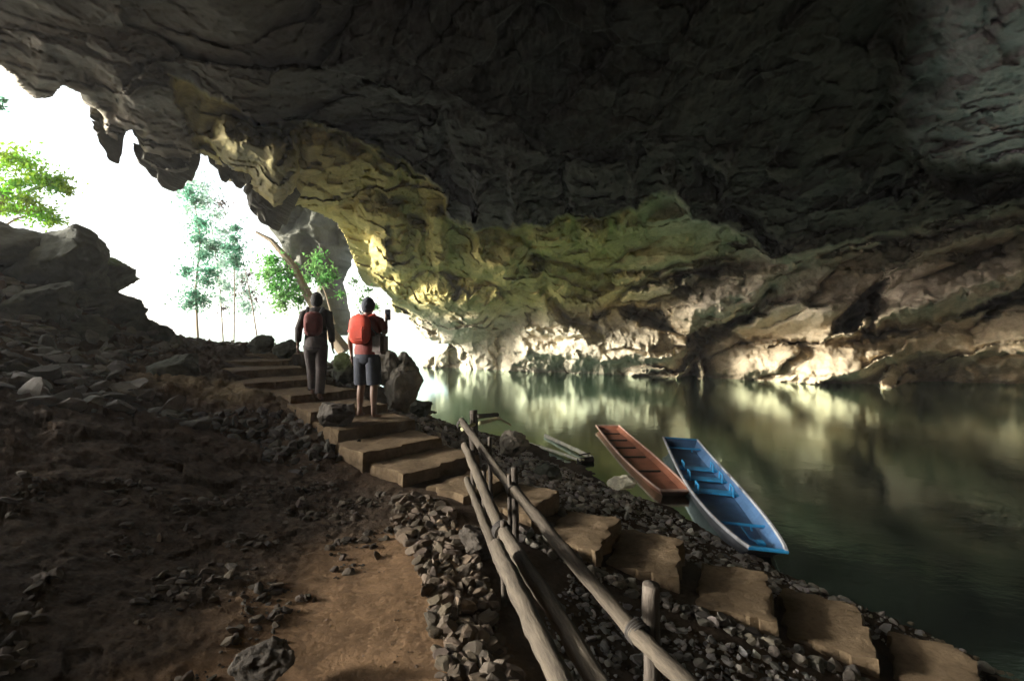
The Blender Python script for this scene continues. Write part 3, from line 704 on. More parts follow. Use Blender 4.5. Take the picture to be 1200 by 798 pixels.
for zi, (poly, n, (s0, s1), flat, col) in enumerate(ZONES):
    r = np.random.default_rng(200+zi)
    q = in_poly_px(poly, n, r)
    if zi in (5, 6): q = q[clump(q, r) > .05]
    z = G(q[:, 0], q[:, 1]); st = line_d(q[:, 0], q[:, 1], [tuple(s) for s in SXY])
    for (x, y), zz, sd in zip(q, z, st):
        if sd < (.30 if x > -.6 else .45) and r.random() < .86: continue
        u = r.random(); s = s0+(s1-s0)*u**3.2
        if sd < .36: s = s0*r.uniform(.5, 1.3); zz = zz+.10
        V = stone_xform(x, y, s, r, flat)
        cvar = np.array(col)*r.uniform(.6, 1.45)*np.array([r.uniform(.94, 1.06), 1, r.uniform(.9, 1.08)])
        ang = s*560/max(1.2, math.hypot(x, y))
        if ang > 7.5 and s > .045 and abs(x/max(y, .1)) < 1.1 and y > 1.3:
            big.append((ang, x, y, zz, s, V, cvar, zi)); continue
        VV.append(V+np.array([x, y, zz+s*.12])); FF.append(ICO2F+off); off += len(V)
        CC.append(np.tile(cvar, (len(V), 1)))
big.sort(key=lambda b: -b[0])
for b in big[170:]:
    _, x, y, zz, s, V, cvar, zi = b
    VV.append(V+np.array([x, y, zz+s*.12])); FF.append(ICO2F+off); off += len(V); CC.append(np.tile(cvar, (len(V), 1)))
o = np_mesh('gravel', np.concatenate(VV), np.concatenate(FF), M['stone'], smooth=False, colors=np.concatenate(CC))
tag(o, 'loose grey gravel and rubble strewn over the bank', 'gravel', kind='stuff')
SLAB = {0:('angular brown stone in the rubble bank left of the rails','stones in the bank beside the rails'),
 1:('grey shore stone among the gravel between the steps and the boats','stones on the gravel shore'),
 2:('grey stone in the gravel right of the near railing post','stones in the near gravel'),
 3:('flat dark stone in the rubble slope on the left','stones in the left rubble slope'),
 4:('pale angular stone in the rubble between the people and the water','stones by the jagged rock'),
 5:('dark stone half buried in the shaded foreground ground','stones in the shaded ground'),
 6:('small stone lying on the sandy ground','stones on the sandy ground'),
 7:('stone lying at the cave mouth above the top step','stones at the mouth'),
 8:('dark stone in the drop under the sandy landing','stones under the landing'),
 9:('stone lodged against the near edge of the lower steps','stones along the lower steps'),
 10:('small stone at the waters edge right of the blue boat','stones at the right shore')}
vcount = {}
for b in big[:170]:
    _, x, y, zz, s, V, cvar, zi = b
    v3 = np.asarray(V)
    o = np_mesh('stone', v3, ICO2F, M['stone'], smooth=False, colors=np.tile(cvar, (len(V), 1)))
    o.location = (x, y, zz+s*.15)
    tag(o, SLAB[zi][0], 'stone', SLAB[zi][1])

# ------------------------------------------------------------------ staircase
stair = empty('staircase', (STEPS[0][0], STEPS[0][1], 0))
tag(stair, 'sandy stone staircase curving down from the cave mouth to the river', 'staircase')
base = Vector(stair.location)
n = len(STEPS)
for i, (x, y, z) in enumerate(STEPS):
    a = Vector(STEPS[max(0, i-1)][:2]); b = Vector(STEPS[min(n-1, i+1)][:2]); t = (b-a).normalized()
    nr = Vector((-t.y, t.x))
    run = .5*((Vector(STEPS[min(n-1, i+1)][:2])-Vector((x, y))).length + (Vector((x, y))-a).length)*random.Random(i+40).uniform(.93,1.04)
    if i in (0, n-1): run = .5
    wid = .76 if i > 8 else 1.08
    if i < 4: wid = 1.35
    hl = (run/2+.01)*(.80 if i > 8 else (.93 if i > 4 else 1.0)); x += t.x*.04*(i > 8); x += .03*math.sin(i*5.1); y += .06*math.sin(i*3.3)+(.06 if i > 8 else 0)
    rr = random.Random(i)
    nx, ny = 17, 27
    V = []; ids = {}
    top = []
    for iy in range(ny):
        for ix in range(nx):
            u = -1+2*ix/(nx-1); v = -1+2*iy/(ny-1)
            V.append([u, v])
    V = np.array(V)
    wob = fbm(np.stack([V[:, 0]*hl+x*3, V[:, 1]*.5+y*3, V[:, 0]*0], 1), .35, 3, seed=i)
    edge = np.maximum(np.abs(V[:, 0]), np.abs(V[:, 1]))
    px_ = x+t.x*V[:, 0]*hl+nr.x*V[:, 1]*wid/2; py_ = y+t.y*V[:, 0]*hl+nr.y*V[:, 1]*wid/2
    rag = fbm(np.stack([px_, py_, px_*0], 1), .16, 4, .6, seed=3)*.09*(edge > .95)
    px_ = px_+t.x*rag+nr.x*rag; py_ = py_+t.y*rag+nr.y*rag
    zt = z+wob*.018-.006*(edge > .95)+fbm(np.stack([px_, py_, px_*0], 1), .07, 3, seed=8)*.009-.05*np.clip(fbm(np.stack([px_, py_, px_*0], 1), .3, 2, seed=18)-.25, 0, 1)+rr.uniform(-.01, .01)
    Vt = np.stack([px_, py_, zt], 1)
    Vb = Vt.copy(); Vb[:, 2] = z-.42
    ring = [ix for ix in range(nx)]+[iy*nx+nx-1 for iy in range(1, ny)]+[(ny-1)*nx+ix for ix in range(nx-2, -1, -1)]+[iy*nx for iy in range(ny-2, 0, -1)]
    mid = Vt[ring].copy(); mid[:, 2] -= .07
    md = mid[:, :2]-np.array([x, y]); mid[:, :2] += md/np.linalg.norm(md, axis=1)[:, None]*(.012+.02*fbm(mid, .15, 3, seed=1)[:, None])
    bot = mid.copy(); bot[:, 2] = z-.42
    Vall = np.concatenate([Vt, mid, bot])-np.array(base)
    Fq = [[iy*nx+ix, iy*nx+ix+1, (iy+1)*nx+ix+1, (iy+1)*nx+ix] for iy in range(ny-1) for ix in range(nx-1)]
    m0 = len(Vt); nrg = len(ring)
    for k in range(nrg):
        k2 = (k+1) % nrg
        Fq.append([ring[k2], ring[k], m0+k, m0+k2]); Fq.append([m0+k2, m0+k, m0+nrg+k, m0+nrg+k2])
    so_ = np_mesh('step', Vall, np.array(Fq), M['step'], parent=stair, smooth=True); so_.data.set_sharp_from_angle(angle=R(32))

# ------------------------------------------------------------------ railing
def pole_pts(a, b, n=14, sag=.0, wob=.004, seed=0):
    r = random.Random(seed); a = Vector(a); b = Vector(b); out = []
    for i in range(n+1):
        t = i/n; p = a.lerp(b, t); p += Vector((r.uniform(-1, 1), r.uniform(-1, 1), r.uniform(-1, 1)))*wob; p.z -= sag*4*t*(1-t); out.append(p)
    return out
def zg(x, y): return float(G([x], [y])[0])
rail = empty('wooden_railing', (.9, 2.2, 0)); tag(rail, 'rustic railing of weathered grey poles lashed to thin posts beside the steps', 'railing')
rb = Vector(rail.location)
def rail_part(name, pts, radii, mat, n=14, wob=.025):
    P_ = [Vector(p)-rb for p in pts]; q = []; rd = []
    for a_, b_, ra, rb_ in zip(P_[:-1], P_[1:], radii[:-1], radii[1:]):
        for k in range(3): q.append(a_.lerp(b_, k/3)); rd.append(ra+(rb_-ra)*k/3)
    q.append(P_[-1]); rd.append(radii[-1])
    V = []; S = []; off = random.uniform(0, 50); L_ = 0; up0 = Vector((0, 0, 1)) if abs((P_[-1]-P_[0]).normalized().z) < .9 else Vector((1, 0, 0))
    for i, p in enumerate(q):
        t = (q[min(i+1, len(q)-1)]-q[max(i-1, 0)]).normalized(); a = t.cross(up0).normalized(); b = a.cross(t).normalized(); up0 = b
        if i: L_ += (q[i]-q[i-1]).length
        knot = .08*math.exp(-((L_*2.2+off) % 1.0-.5)**2*220)
        for k in range(n):
            an = 2*math.pi*k/n; rr = rd[i]*(1+knot+.03*math.sin(an*2+off+L_*.9)+wob*random.uniform(-1, 1))
            V.append(p+a*math.cos(an)*rr+b*math.sin(an)*rr); S.append((math.cos(an)*rd[i], math.sin(an)*rd[i], L_*.12+off))
    m_ = len(q); Fq = [[i*n+k, i*n+(k+1) % n, (i+1)*n+(k+1) % n, (i+1)*n+k] for i in range(m_-1) for k in range(n)]
    for e_, fl_ in ((0, 1), (m_-1, 0)):
        V.append(q[e_]); S.append((0, 0, 99+e_)); ci = len(V)-1
        for k in range(0, n, 2):
            Fq.append([ci, e_*n+(k+2) % n, e_*n+(k+1) % n, e_*n+k] if fl_ else [ci, e_*n+k, e_*n+(k+1) % n, e_*n+(k+2) % n])
    S = np.array(S)
    return np_mesh(name, [tuple(v) for v in V], [f[::-1] for f in Fq], mat, rail, attrs={'ga': S[:, 0], 'gb': S[:, 1], 'gc': S[:, 2]})
def rad(a, b, n=14, s=0):
    r = random.Random(s); return [(a+(b-a)*i/n)*(1+r.uniform(-.06, .06)) for i in range(n+1)]
A1 = W(541,493,5.6); B1 = W(603,578,3.75); C1 = W(748,748,2.2); D1 = W(830,826,1.75)
rail_part('top_rail', pole_pts(A1, B1, seed=1), rad(.036,.040), M['log'])
rail_part('top_rail', pole_pts(W(599,570,3.85), C1, seed=2), rad(.041,.038,s=2), M['log'])
rail_part('top_rail', pole_pts(W(738,735,2.26), D1, seed=3), rad(.037,.040,s=3), M['log'])
rail_part('middle_rail', pole_pts(W(545,522,4.7), W(590,630,3.0), seed=4), rad(.038,.040,s=4), M['log'])
rail_part('middle_rail', pole_pts(W(587,618,3.1), W(728,840,1.42), 18, seed=5), rad(.040,.038,18,s=5), M['log'])
rail_part('lower_rail', pole_pts(W(547,562,4.4), W(590,668,2.75), seed=6), rad(.030,.034,s=6), M['log'])
rail_part('lower_rail', pole_pts(W(582,640,2.6), W(676,840,1.4), 18, seed=7), rad(.045,.041,18,s=7), M['log'])
def post(px, pyt, d, r, name='post', extra=.0, mat='post'):
    x, y, zt = W(px, pyt, d); zb = zg(x, y)-.15
    rail_part(name, pole_pts((x, y, zt+extra), (x+.01, y, zb), 8, wob=.004, seed=int(px)), rad(r, r*1.1, 8, s=int(px)), M[mat], 10)
    return x, y
post(555,481,5.65,.048); post(574,512,4.75,.020); post(603,548,3.85,.028); post(597,556,3.78,.018)
post(763,684,2.24,.040); post(567,545,4.25,.020); post(590,610,3.0,.018); post(554,528,4.55,.022)
for (px, py, d, r) in ((601,574,3.8,.052),(748,742,2.22,.052),(541,498,5.55,.05),(588,622,3.05,.055)):
    m = MB(); c = Vector(W(px, py, d))-rb
    ax = (Vector(C1)-Vector(B1)).normalized()
    for k in range(4):
        cc = c+ax*(k-1.5)*.016; a = ax.cross(Vector((0, 0, 1))).normalized(); b2 = a.cross(ax)
        m.tube([cc+a*math.cos(t)*r+b2*math.sin(t)*r for t in np.linspace(0, 2*math.pi, 15)], .007, 6)
    m.build('lashing', M['cord'], rail)

# pale bamboo pieces sticking out by the far post
bp = empty('bamboo_poles', W(575,492,6.0)); tag(bp, 'short bamboo pieces tied crosswise behind the far railing post', 'bamboo poles')
b0 = Vector(bp.location)
for (a, b, r, mt) in ((W(558,488,5.75),W(583,486,6.1),.030,'darkwood'),(W(562,496,5.7),W(585,490,6.3),.026,'bamboo'),(W(578,486,6.1),W(598,498,6.3),.016,'paleplank'),(W(541,503,5.4),W(556,497,5.6),.022,'bamboo')):
    m = MB(); m.tube([Vector(p)-b0 for p in pole_pts(a, b, 6, wob=.003)], rad(r, r*.8, 6), 8); m.build('pole', M[mt], bp)

# ------------------------------------------------------------------ boats
def boat(name, A, B, wmax, wend0, wend1, depth, mats, label, cat='boat', rim=.022, seats=(), rake=.35, rise=(.10,.12), roll=0.0, thick=.02, floor_in=.1):
    """flat bottomed punt from A (far end) to B (near end); x across, y along"""
    A = Vector(A); B = Vector(B); L = (B-A).length; ang = math.atan2(B.y-A.y, B.x-A.x)
    root = empty(name, (A+B)/2); root.rotation_euler = (roll, math.asin((A.z-B.z)/L), ang)
    tag(root, label, cat)
    NS = 28
    def sec(t):
        s = abs(2*t-1)
        w = (wend0+(wend1-wend0)*t) + (wmax-(wend0+(wend1-wend0)*t))*(math.sin(math.pi*t)**.75)
        zr = rise[0]*max(0, 1-2*t)**2+rise[1]*max(0, 2*t-1)**2
        floor = -depth+zr+depth*.62*max(0, (s-.78)/.22)**2*(rake*2)
        return w/2, zr, floor
    def shell(off_in, flip):
        V = []
        for i in range(NS+1):
            t = i/NS; w, zr, fl = sec(t); x = (t-.5)*L
            hw = w-off_in; bw = w*.72-off_in
            # ends of the bottom are raked in
            xb = (t-.5)*(L-2*rake*depth*2)
            z0 = fl+off_in if not flip else max(fl+off_in, -floor_in+.2*(fl+depth))
            prof = [(-hw, zr, x), (-(hw*.55+bw*.45), zr*.5+z0*.5, x*.5+xb*.5), (-bw, z0, xb), (0, z0-.004, xb), (bw, z0, xb), ((hw*.55+bw*.45), zr*.5+z0*.5, x*.5+xb*.5), (hw, zr, x)]
            V += [(q[2], q[0], q[1]) for q in prof]
        return V
    K = 7
    def faces(off, flip):
        F_ = []
        for i in range(NS):
            for k in range(K-1):
                q = [off+i*K+k, off+i*K+k+1, off+(i+1)*K+k+1, off+(i+1)*K+k]
                F_.append(q if flip else q[::-1])
        return F_
    Vo = shell(0, False)
    bm = bmesh.new(); vs = [bm.verts.new(v) for v in Vo]
    for f in faces(0, False): bm.faces.new([vs[k] for k in f])
    bm.faces.new([vs[k] for k in range(K)]); bm.faces.new([vs[NS*K+k] for k in range(K-1, -1, -1)])
    mb = MB(); mb.bm.free(); mb.bm = bm; mb.build('hull', mats['hull'], root, angle=35)
    Vi = shell(thick, True)
    Vi = [(v[0]*(1-2*thick/L*1.6), v[1], v[2]) for v in Vi]
    bm = bmesh.new(); vs = [bm.verts.new(v) for v in Vi]
    for f in faces(0, True): bm.faces.new([vs[k] for k in f])
    bm.faces.new([vs[k] for k in range(K-1, -1, -1)]); bm.faces.new([vs[NS*K+k] for k in range(K)])
    me = bpy.data.meshes.new('lining'); bm.to_mesh(me); bm.free(); me.materials.append(mats['inner'])
    li = bpy.data.objects.new('lining', me); COL.objects.link(li); li.parent = root
    for s in (-1, 1):
        m = MB(); pts = []
        for i in range(NS+1):
            t = i/NS; w, zr, fl = sec(t); pts.append(((t-.5)*L, s*(w-thick/2), zr+.006))
        m.tube(pts, rim, 6); m.build('gunwale', mats['rim'], root)
    for t in (0, 1):
        w, zr, fl = sec(t); m = MB()
        m.box(((t-.5)*L*.995, 0, zr+.004), (.05, 2*w+.02, .03), bevel=.004); m.build('end_board', mats['end'], root)
    return root, sec, L
Af = Vector(W(797,512,10.6)); Bn = Vector(W(900,640,5.1)); Af.z = .155; Bn.z = .16
root, sec, L = boat('blue_boat', Af, Bn, .84, .74, .38, .31, dict(hull=M['hullgrey'], inner=M['blue_in'], rim=M['greyrim'], end=M['seatblue']),
    'blue painted wooden boat with cross seats moored at the gravel shore', rim=.024, rake=.4, rise=(.06,.10), roll=R(-2), floor_in=.12)
_s0 = sec
sec = lambda t: (_s0(t)[0], _s0(t)[1], max(_s0(t)[2], -.112))
for t, kind in ((.10,'b'),(.34,'s'),(.45,'s'),(.57,'s'),(.82,'b')):
    w, zr, fl = sec(t); x = (t-.5)*L; wi = 2*w-.08
    m = MB()
    if kind == 's':
        m.box((x, 0, -.07), (.20, wi*.9, .025), bevel=.004)
        m.build('seat', M['seatblue'], root)
        m = MB()
        for s in (-1, 1):
            m = MB(); m.tube([(x-.10, s*wi*.34, fl+.02), (x-.10, s*wi*.34, .05), (x+.10, s*wi*.34, .05), (x+.10, s*wi*.34, fl+.02)], .014, 6)
            m.build('seat_frame', M['seatblue'], root)
    else:
        m.tube([(x, -wi*.47, -.02), (x, wi*.47, -.02)], .020, 8)
        m.tube([(x, wi*.2, -.02), (x+.02, wi*.22, fl+.03)], .014, 6); m.build('thwart', M['seatblue'], root)
m = MB(); w, zr, fl = sec(.9); m.tube([(.33*L, 0, -.03), (.38*L, .02, fl+.06), (.43*L, .05, fl+.12)], .012, 6); m.box((.43*L, .05, fl+.13), (.10, .09, .04), bevel=.01)
m.build('drain_pipe', M['seatblue'], root)

Af = Vector(W(712,490,12.6)); Bn = Vector(W(792,572,7.45)); Af.z = .075; Bn.z = .08
root, sec, L = boat('red_boat', Af, Bn, .70, .62, .48, .17, dict(hull=M['red'], inner=M['red'], rim=M['redrim'], end=M['redrim']),
    'narrow open boat with faded red floor boards left of the blue boat', rim=.020, rake=.3, rise=(.03,.03), floor_in=.05)
for t in (.13,.27,.41,.56,.75):
    w, zr, fl = sec(t); m = MB(); m.box(((t-.5)*L, -.05, -.036), (.05, 2*w*.66, .03), bevel=.006); m.build('rib', M['darkwood'], root)

rf = empty('bamboo_raft', W(665,530,10.3)); tag(rf, 'pale poles of a half sunken bamboo raft lying in the shallow water', 'raft')
r0 = Vector(rf.location)
for (a, b, ra, mt) in (((617,520),(680,541),.030,'paleplank'),((639,512),(690,536),.045,'paleplank'),((650,518),(694,537),.032,'paleplank'),((634,524),(684,541),.022,'bamboo')):
    pa = Vector(W(a[0], a[1], 1456/(a[1]-388)*1.0)); pb = Vector(W(b[0], b[1], 1456/(b[1]-388)*.985)); pa.z = .03; pb.z = .07
    m = MB(); m.tube([p-r0 for p in pole_pts(pa, pb, 12, wob=.006)], rad(ra, ra*.9, 12), 8, wob=.06); m.build('pole', M[mt], rf)
m = MB(); pc = Vector(W(686,541,9.45)); pc.z = .04; m.tube([pc-r0+Vector((-.16, -.05, 0)), pc-r0+Vector((.16, .06, .01))], .05, 7, wob=.2); m.build('cross_pole', M['darkwood'], rf)
m = MB(); m.tube([pc-r0+Vector((-.10, .2, .06)), pc-r0+Vector((.14, .26, .08))], .012, 6); m.build('lashing', M['cord'], rf)

# ------------------------------------------------------------------ people
def skin_mesh(name, joints, edges, mat, parent, sub=2, root=0):
    """joints: list of (x,y,z,rx[,ry]); continuous surface through a skin modifier"""
    me = bpy.data.meshes.new(name); me.from_pydata([j[:3] for j in joints], edges, [])
    o = bpy.data.objects.new(name, me); COL.objects.link(o)
    md = o.modifiers.new('skin', 'SKIN'); md.use_smooth_shade = True; md.branch_smoothing = .6
    for i, j in enumerate(joints):
        sv = me.skin_vertices[0].data[i]; sv.radius = (j[3], j[4] if len(j) > 4 else j[3]); sv.use_root = (i == root)
    sb = o.modifiers.new('sub', 'SUBSURF'); sb.levels = sub; sb.render_levels = sub
    dg = bpy.context.evaluated_depsgraph_get(); ev = o.evaluated_get(dg)
    m2 = bpy.data.meshes.new_from_object(ev); o.modifiers.clear(); o.data = m2; m2.name = name
    m2.materials.clear(); m2.materials.append(mat)
    m2.polygons.foreach_set('use_smooth', np.ones(len(m2.polygons), bool))
    o.parent = parent
    return o
def fingers(J, E, wrist_i, wrist, dirv, side, spread=.016, curl=.5, L=.085):
    d = Vector(dirv).normalized(); s = Vector(side).normalized(); nrm = d.cross(s)
    w = Vector(wrist); palm = w+d*.07
    J.append((*palm, .030, .020)); E.append((wrist_i, len(J)-1)); pi = len(J)-1
    for k in range(4):
        f = (.85, 1, .95, .75)[k]; o_ = s*(k-1.5)*spread
        a = palm+o_+d*.015; b = a+d*L*.5*f+nrm*.012*curl; c = b+d*L*.5*f*(1-curl*.5)+nrm*.035*curl
        for q, r in ((a, .009), (b, .008), (c, .007)): J.append((*q, r))
        n_ = len(J); E += [(pi, n_-3), (n_-3, n_-2), (n_-2, n_-1)]
    a = w+d*.03-s*.032; b = a-s*.015+d*.035
    J.append((*a, .011)); J.append((*b, .009)); n_ = len(J); E += [(wrist_i, n_-2), (n_-2, n_-1)]
def person(loc, rz, H, arms, legs, lean, label, kind):
    root = empty('person', loc, rz); tag(root, label, 'person', 'people on the steps')
    k = H/1.7
    lx, ly = lean
    # facing +y (away); x to the right; z up
    pel = (0, 0, .93*k); J = [(*pel, .115*k, .10*k), (lx*.4, ly*.4, 1.10*k, .12*k, .095*k), (lx*.8, ly*.8, 1.27*k, .13*k, .10*k), (lx, ly, 1.40*k, .10*k, .08*k),
         (lx, ly+.01, 1.48*k, .052*k), (lx, ly+.015, 1.55*k, .06*k)]
    E = [(0, 1), (1, 2), (2, 3), (3, 4), (4, 5)]
    for s, arm in ((-1, arms[0]), (1, arms[1])):
        sh = (lx+s*.165*k, ly, 1.385*k); J.append((*sh, .058*k)); i = len(J)-1; E.append((3, i))
        el, wr = arm
        J.append((el[0], el[1], el[2], .042*k)); J.append((wr[0], wr[1], wr[2], .026*k)); E += [(i, i+1), (i+1, i+2)]
        dv = Vector(wr)-Vector(el)
        fingers(J, E, i+2, wr, dv, Vector((0, 1, 0)) if abs(dv.normalized().z) > .7 else Vector((0, 0, 1)))
    for s, leg in ((-1, legs[0]), (1, legs[1])):
        hip = (s*.085*k, 0, .88*k); J.append((*hip, .088*k)); i = len(J)-1; E.append((0, i))
        kn, an = leg
        J.append((*kn, .058*k)); J.append((kn[0]*.6+an[0]*.4, (kn[1]*.6+an[1]*.4)-.012, kn[2]*.6+an[2]*.4, .055*k)); J.append((*an, .038*k))
        J.append((an[0]+s*.01, an[1]+.07, an[2]-.05, .036*k, .028*k)); J.append((an[0]+s*.02, an[1]+.17, an[2]-.06, .034*k, .02*k)); J.append((an[0], an[1]-.04, an[2]-.05, .033*k))
        E += [(i, i+1), (i+1, i+2), (i+2, i+3), (i+3, i+4), (i+4, i+5), (i+3, i+6)]
    body = skin_mesh('body', J, E, M['skin'], root, 2)
    # head: one shaped mesh with face relief, joined into the body mesh
    V, Fh = ICO5.copy(), ICO5F
    hd = V*np.array([.075, .095, .118])
    f = ss((V[:, 1]-.2)/.5)                                   # front
    hd[:, 0] *= 1-.18*ss((-V[:, 2])/.9)
    nose = np.exp(-((V[:, 0]/.13)**2+((V[:, 2]+.05)/.22)**2))*(V[:, 1] > 0); hd[:, 1] += .024*nose
    for sx in (-1, 1): hd[:, 1] -= .012*np.exp(-(((V[:, 0]-sx*.38)/.17)**2+((V[:, 2]-.05)/.12)**2))*(V[:, 1] > 0)
    hd[:, 1] += .006*np.exp(-((V[:, 0]/.3)**2+((V[:, 2]+.42)/.07)**2))*(V[:, 1] > 0)
    hd[:, 1] += .010*np.exp(-((V[:, 0]/.35)**2+((V[:, 2]+.8)/.2)**2))*(V[:, 1] > 0)
    for sx in (-1, 1): hd[:, 0] += sx*.022*np.exp(-(((V[:, 0]-sx*.97)/.25)**2+((V[:, 2]+.02)/.22)**2+((V[:, 1]-.0)/.2)**2))
    hd = hd*k*1.06+np.array([lx, ly+.03, 1.58*k])
    bm = bmesh.new(); bm.from_mesh(body.data); vs = [bm.verts.new(v) for v in hd]
    for q in Fh:
        fc = bm.faces.new([vs[t] for t in q]); fc.smooth = True
    bm.to_mesh(body.data); bm.free()
    hr = ICO5.copy(); keep = (hr[:, 2] > -.55-.0+hr[:, 1]*.75)
    if kind == 'cap': keep = (hr[:, 2] > -.45+hr[:, 1]*.4)
    hv = hr*np.array([.092, .112, .133])*k*(1+fbm(hr, .25, 3, seed=2)[:, None]*.05)+np.array([lx, ly+.022, 1.588*k])
    Fk = Fh[keep[Fh].all(1)]; used = np.unique(Fk); rm = -np.ones(len(hv), int); rm[used] = np.arange(len(used))
    np_mesh('hair' if kind != 'cap' else 'cap', hv[used], rm[Fk], M['hair'] if kind != 'cap' else M['navy'], root)
    if kind == 'cap':
        m = MB(); m.ball((lx, ly+.115, 1.63*k), .062, 3, (1.0, 1.0, .12)); m.build('cap_peak', M['navy'], root)
    return root, k
def clothes(root, k, lean, arms, legs, kind):
    lx, ly = lean
    top = M['brownshirt'] if kind == 'walk' else M['redshirt']
    m = MB()
    zb = .80 if kind == 'walk' else .90
    m.tube([(lx*a_, ly*a_, z_*k) for z_, a_ in ((zb, 0), (zb+.07, .1), (1.05, .35), (1.17, .6), (1.28, .8), (1.36, .95), (1.42, 1), (1.455, 1), (1.475, 1))],
           [q*k for q in (.185, .182, .165, .172, .188, .185, .15, .09, .065)], 20, ell=(.66, 1), wob=.02)
    for s, arm in ((-1, arms[0]), (1, arms[1])):
        el, wr = Vector(arm[0]), Vector(arm[1]); sh = Vector((lx+s*.165*k, ly, 1.385*k))
        if kind == 'walk': m.tube([sh+Vector((-s*.05, 0, .02)), sh+Vector((s*.02, 0, -.02)), sh.lerp(el, .5), el, el.lerp(wr, .8)], [.05, .068, .062, .056, .046], 12, wob=.03)
        else: m.tube([sh+Vector((-s*.05, 0, .02)), sh+Vector((s*.02, 0, -.02)), sh.lerp(el, .35), sh.lerp(el, .75)], [.05, .066, .064, .062], 12, wob=.03)
    m.build('shirt', top, root, angle=70)
    m = MB()
    m.tube([(0, 0, z_*k) for z_ in (1.0, .95, .88, .80, .76)], [q*k for q in (.15, .168, .178, .172, .13)], 20, ell=(.68, 1))
    for s, leg in ((-1, legs[0]), (1, legs[1])):
        kn, an = Vector(leg[0]), Vector(leg[1]); hp = Vector((s*.082*k, 0, .86*k))
        if kind == 'walk': m.tube([hp, hp.lerp(kn, .5), kn, kn.lerp(an, .5), kn.lerp(an, .93)], [.105, .098, .080, .072, .068], 14, wob=.03)
        else: m.tube([hp, hp.lerp(kn, .4), hp.lerp(kn, .75), hp.lerp(kn, 1.02)], [.108, .106, .104, .102], 14, wob=.03)
    m.build('trousers' if kind == 'walk' else 'shorts', M['trousers'] if kind == 'walk' else M['navy'], root, angle=70)
# left person: walking away up the steps
HL = 1.66
armsL = (((-.235,-.05,1.10),(-.265,.03,.86)), ((.225,.0,1.10),(.235,.07,.85)))
legsL = (((-.075,.10,.50),(-.04,-.02,.13)), ((.075,.03,.46),(.07,-.10,.07)))
locL = Vector(W(370,468,7.45)); 
rL, kL = person(tuple(locL), R(12), HL, armsL, legsL, (0.0,.05), 'person in dark brown clothes with a maroon backpack walking up the steps', 'hair')
clothes(rL, kL, (0.0,.05), armsL, legsL, 'walk')
# right person: standing, arm raised with a phone
HR = 1.62
armsR = (((-.24,-.02,1.08),(-.25,.06,.84)), ((.25,.03,1.13),(.205,.17,1.31)))
legsR = (((-.095,.04,.46),(-.105,.0,.08)), ((.095,.02,.46),(.11,-.03,.07)))
locR = Vector(W(430,489,6.5))
rR, kR = person(tuple(locR), R(-8), HR, armsR, legsR, (0.0,.02), 'person in dark cap and shorts with an orange-red pack raising a phone in one hand', 'cap')
clothes(rR, kR, (0.0,.02), armsR, legsR, 'stand')
def place(o, root):   # put a separate thing at a person's spot
    o.matrix_world = Matrix.Translation(root.location) @ Matrix.Rotation(root.rotation_euler.z, 4, 'Z')
def pack(root, k, z0, h, w, d, y, mat, strap, label, x=0.0, name='backpack', ztop=1.44):
    e = empty(name); place(e, root); tag(e, label, name)
    m = MB(); vs = m.ball((x, y, z0), 1.0, 4, (w/2, d/2, h/2))
    for v in vs:   # squarer pack
        q = v.co-Vector((x, y, z0)); q = Vector((q.x/(w/2), q.y/(d/2), q.z/(h/2)))
        q = Vector([math.copysign(abs(c)**.62, c) for c in q]); v.co = Vector((x+q.x*w/2*.9, y+q.y*d/2*.9, z0+q.z*h/2*.9))
    m.build('bag', mat, e)
    m = MB(); m.box((x, y-d*.45, z0-h*.12), (w*.62, d*.3, h*.42), bevel=.03); m.build('front_pocket', mat, e)
    for s in (-1, 1):
        m = MB(); m.tube([(x+s*w*.3, y+.02, z0+h*.38), (s*.115*k, -.02, ztop*k+.03), (s*.12*k, .10, (ztop-.08)*k), (s*.13*k, .13, (ztop-.26)*k), (s*w*.42, y+.06, z0-h*.35)], .017, 6, ell=(1.4, .6)); m.build('strap', strap, e)
    return e
pack(rL, kL, 1.20*kL, .42, .30, .17, -.19, M['maroon'], M['black'], 'maroon backpack worn by the walking person')
pack(rR, kR, 1.25*kR, .44, .32, .15, -.15, M['orange'], M['orange'], 'bright orange-red padded pack on the back of the person in shorts', x=-.03)
e = empty('shoulder_bag'); place(e, rR); tag(e, 'grey bag hanging at the right side of the person in shorts', 'bag')
m = MB(); m.box((.20,-.02,1.0), (.16,.22,.28), bevel=.035); m.build('bag', M['greybag'], e)
m = MB(); m.tube([(.20,-.1,1.12), (.05,-.14,1.28), (-.10,-.03,1.46), (.0,.13,1.3), (.17,.12,1.12)], .012, 6, ell=(1.6, .5)); m.build('strap', M['black'], e)
e = empty('phone'); place(e, rR); tag(e, 'small black phone held up by the person in shorts', 'phone')
m = MB(); m.box((.20,.235,1.40), (.085,.015,.155), bevel=.006); m.build('case', M['black'], e)
m = MB(); m.box((.20,.227,1.40), (.072,.004,.135)); m.build('screen', simple_mat('dark_screen', (.02,.02,.025), .15), e)

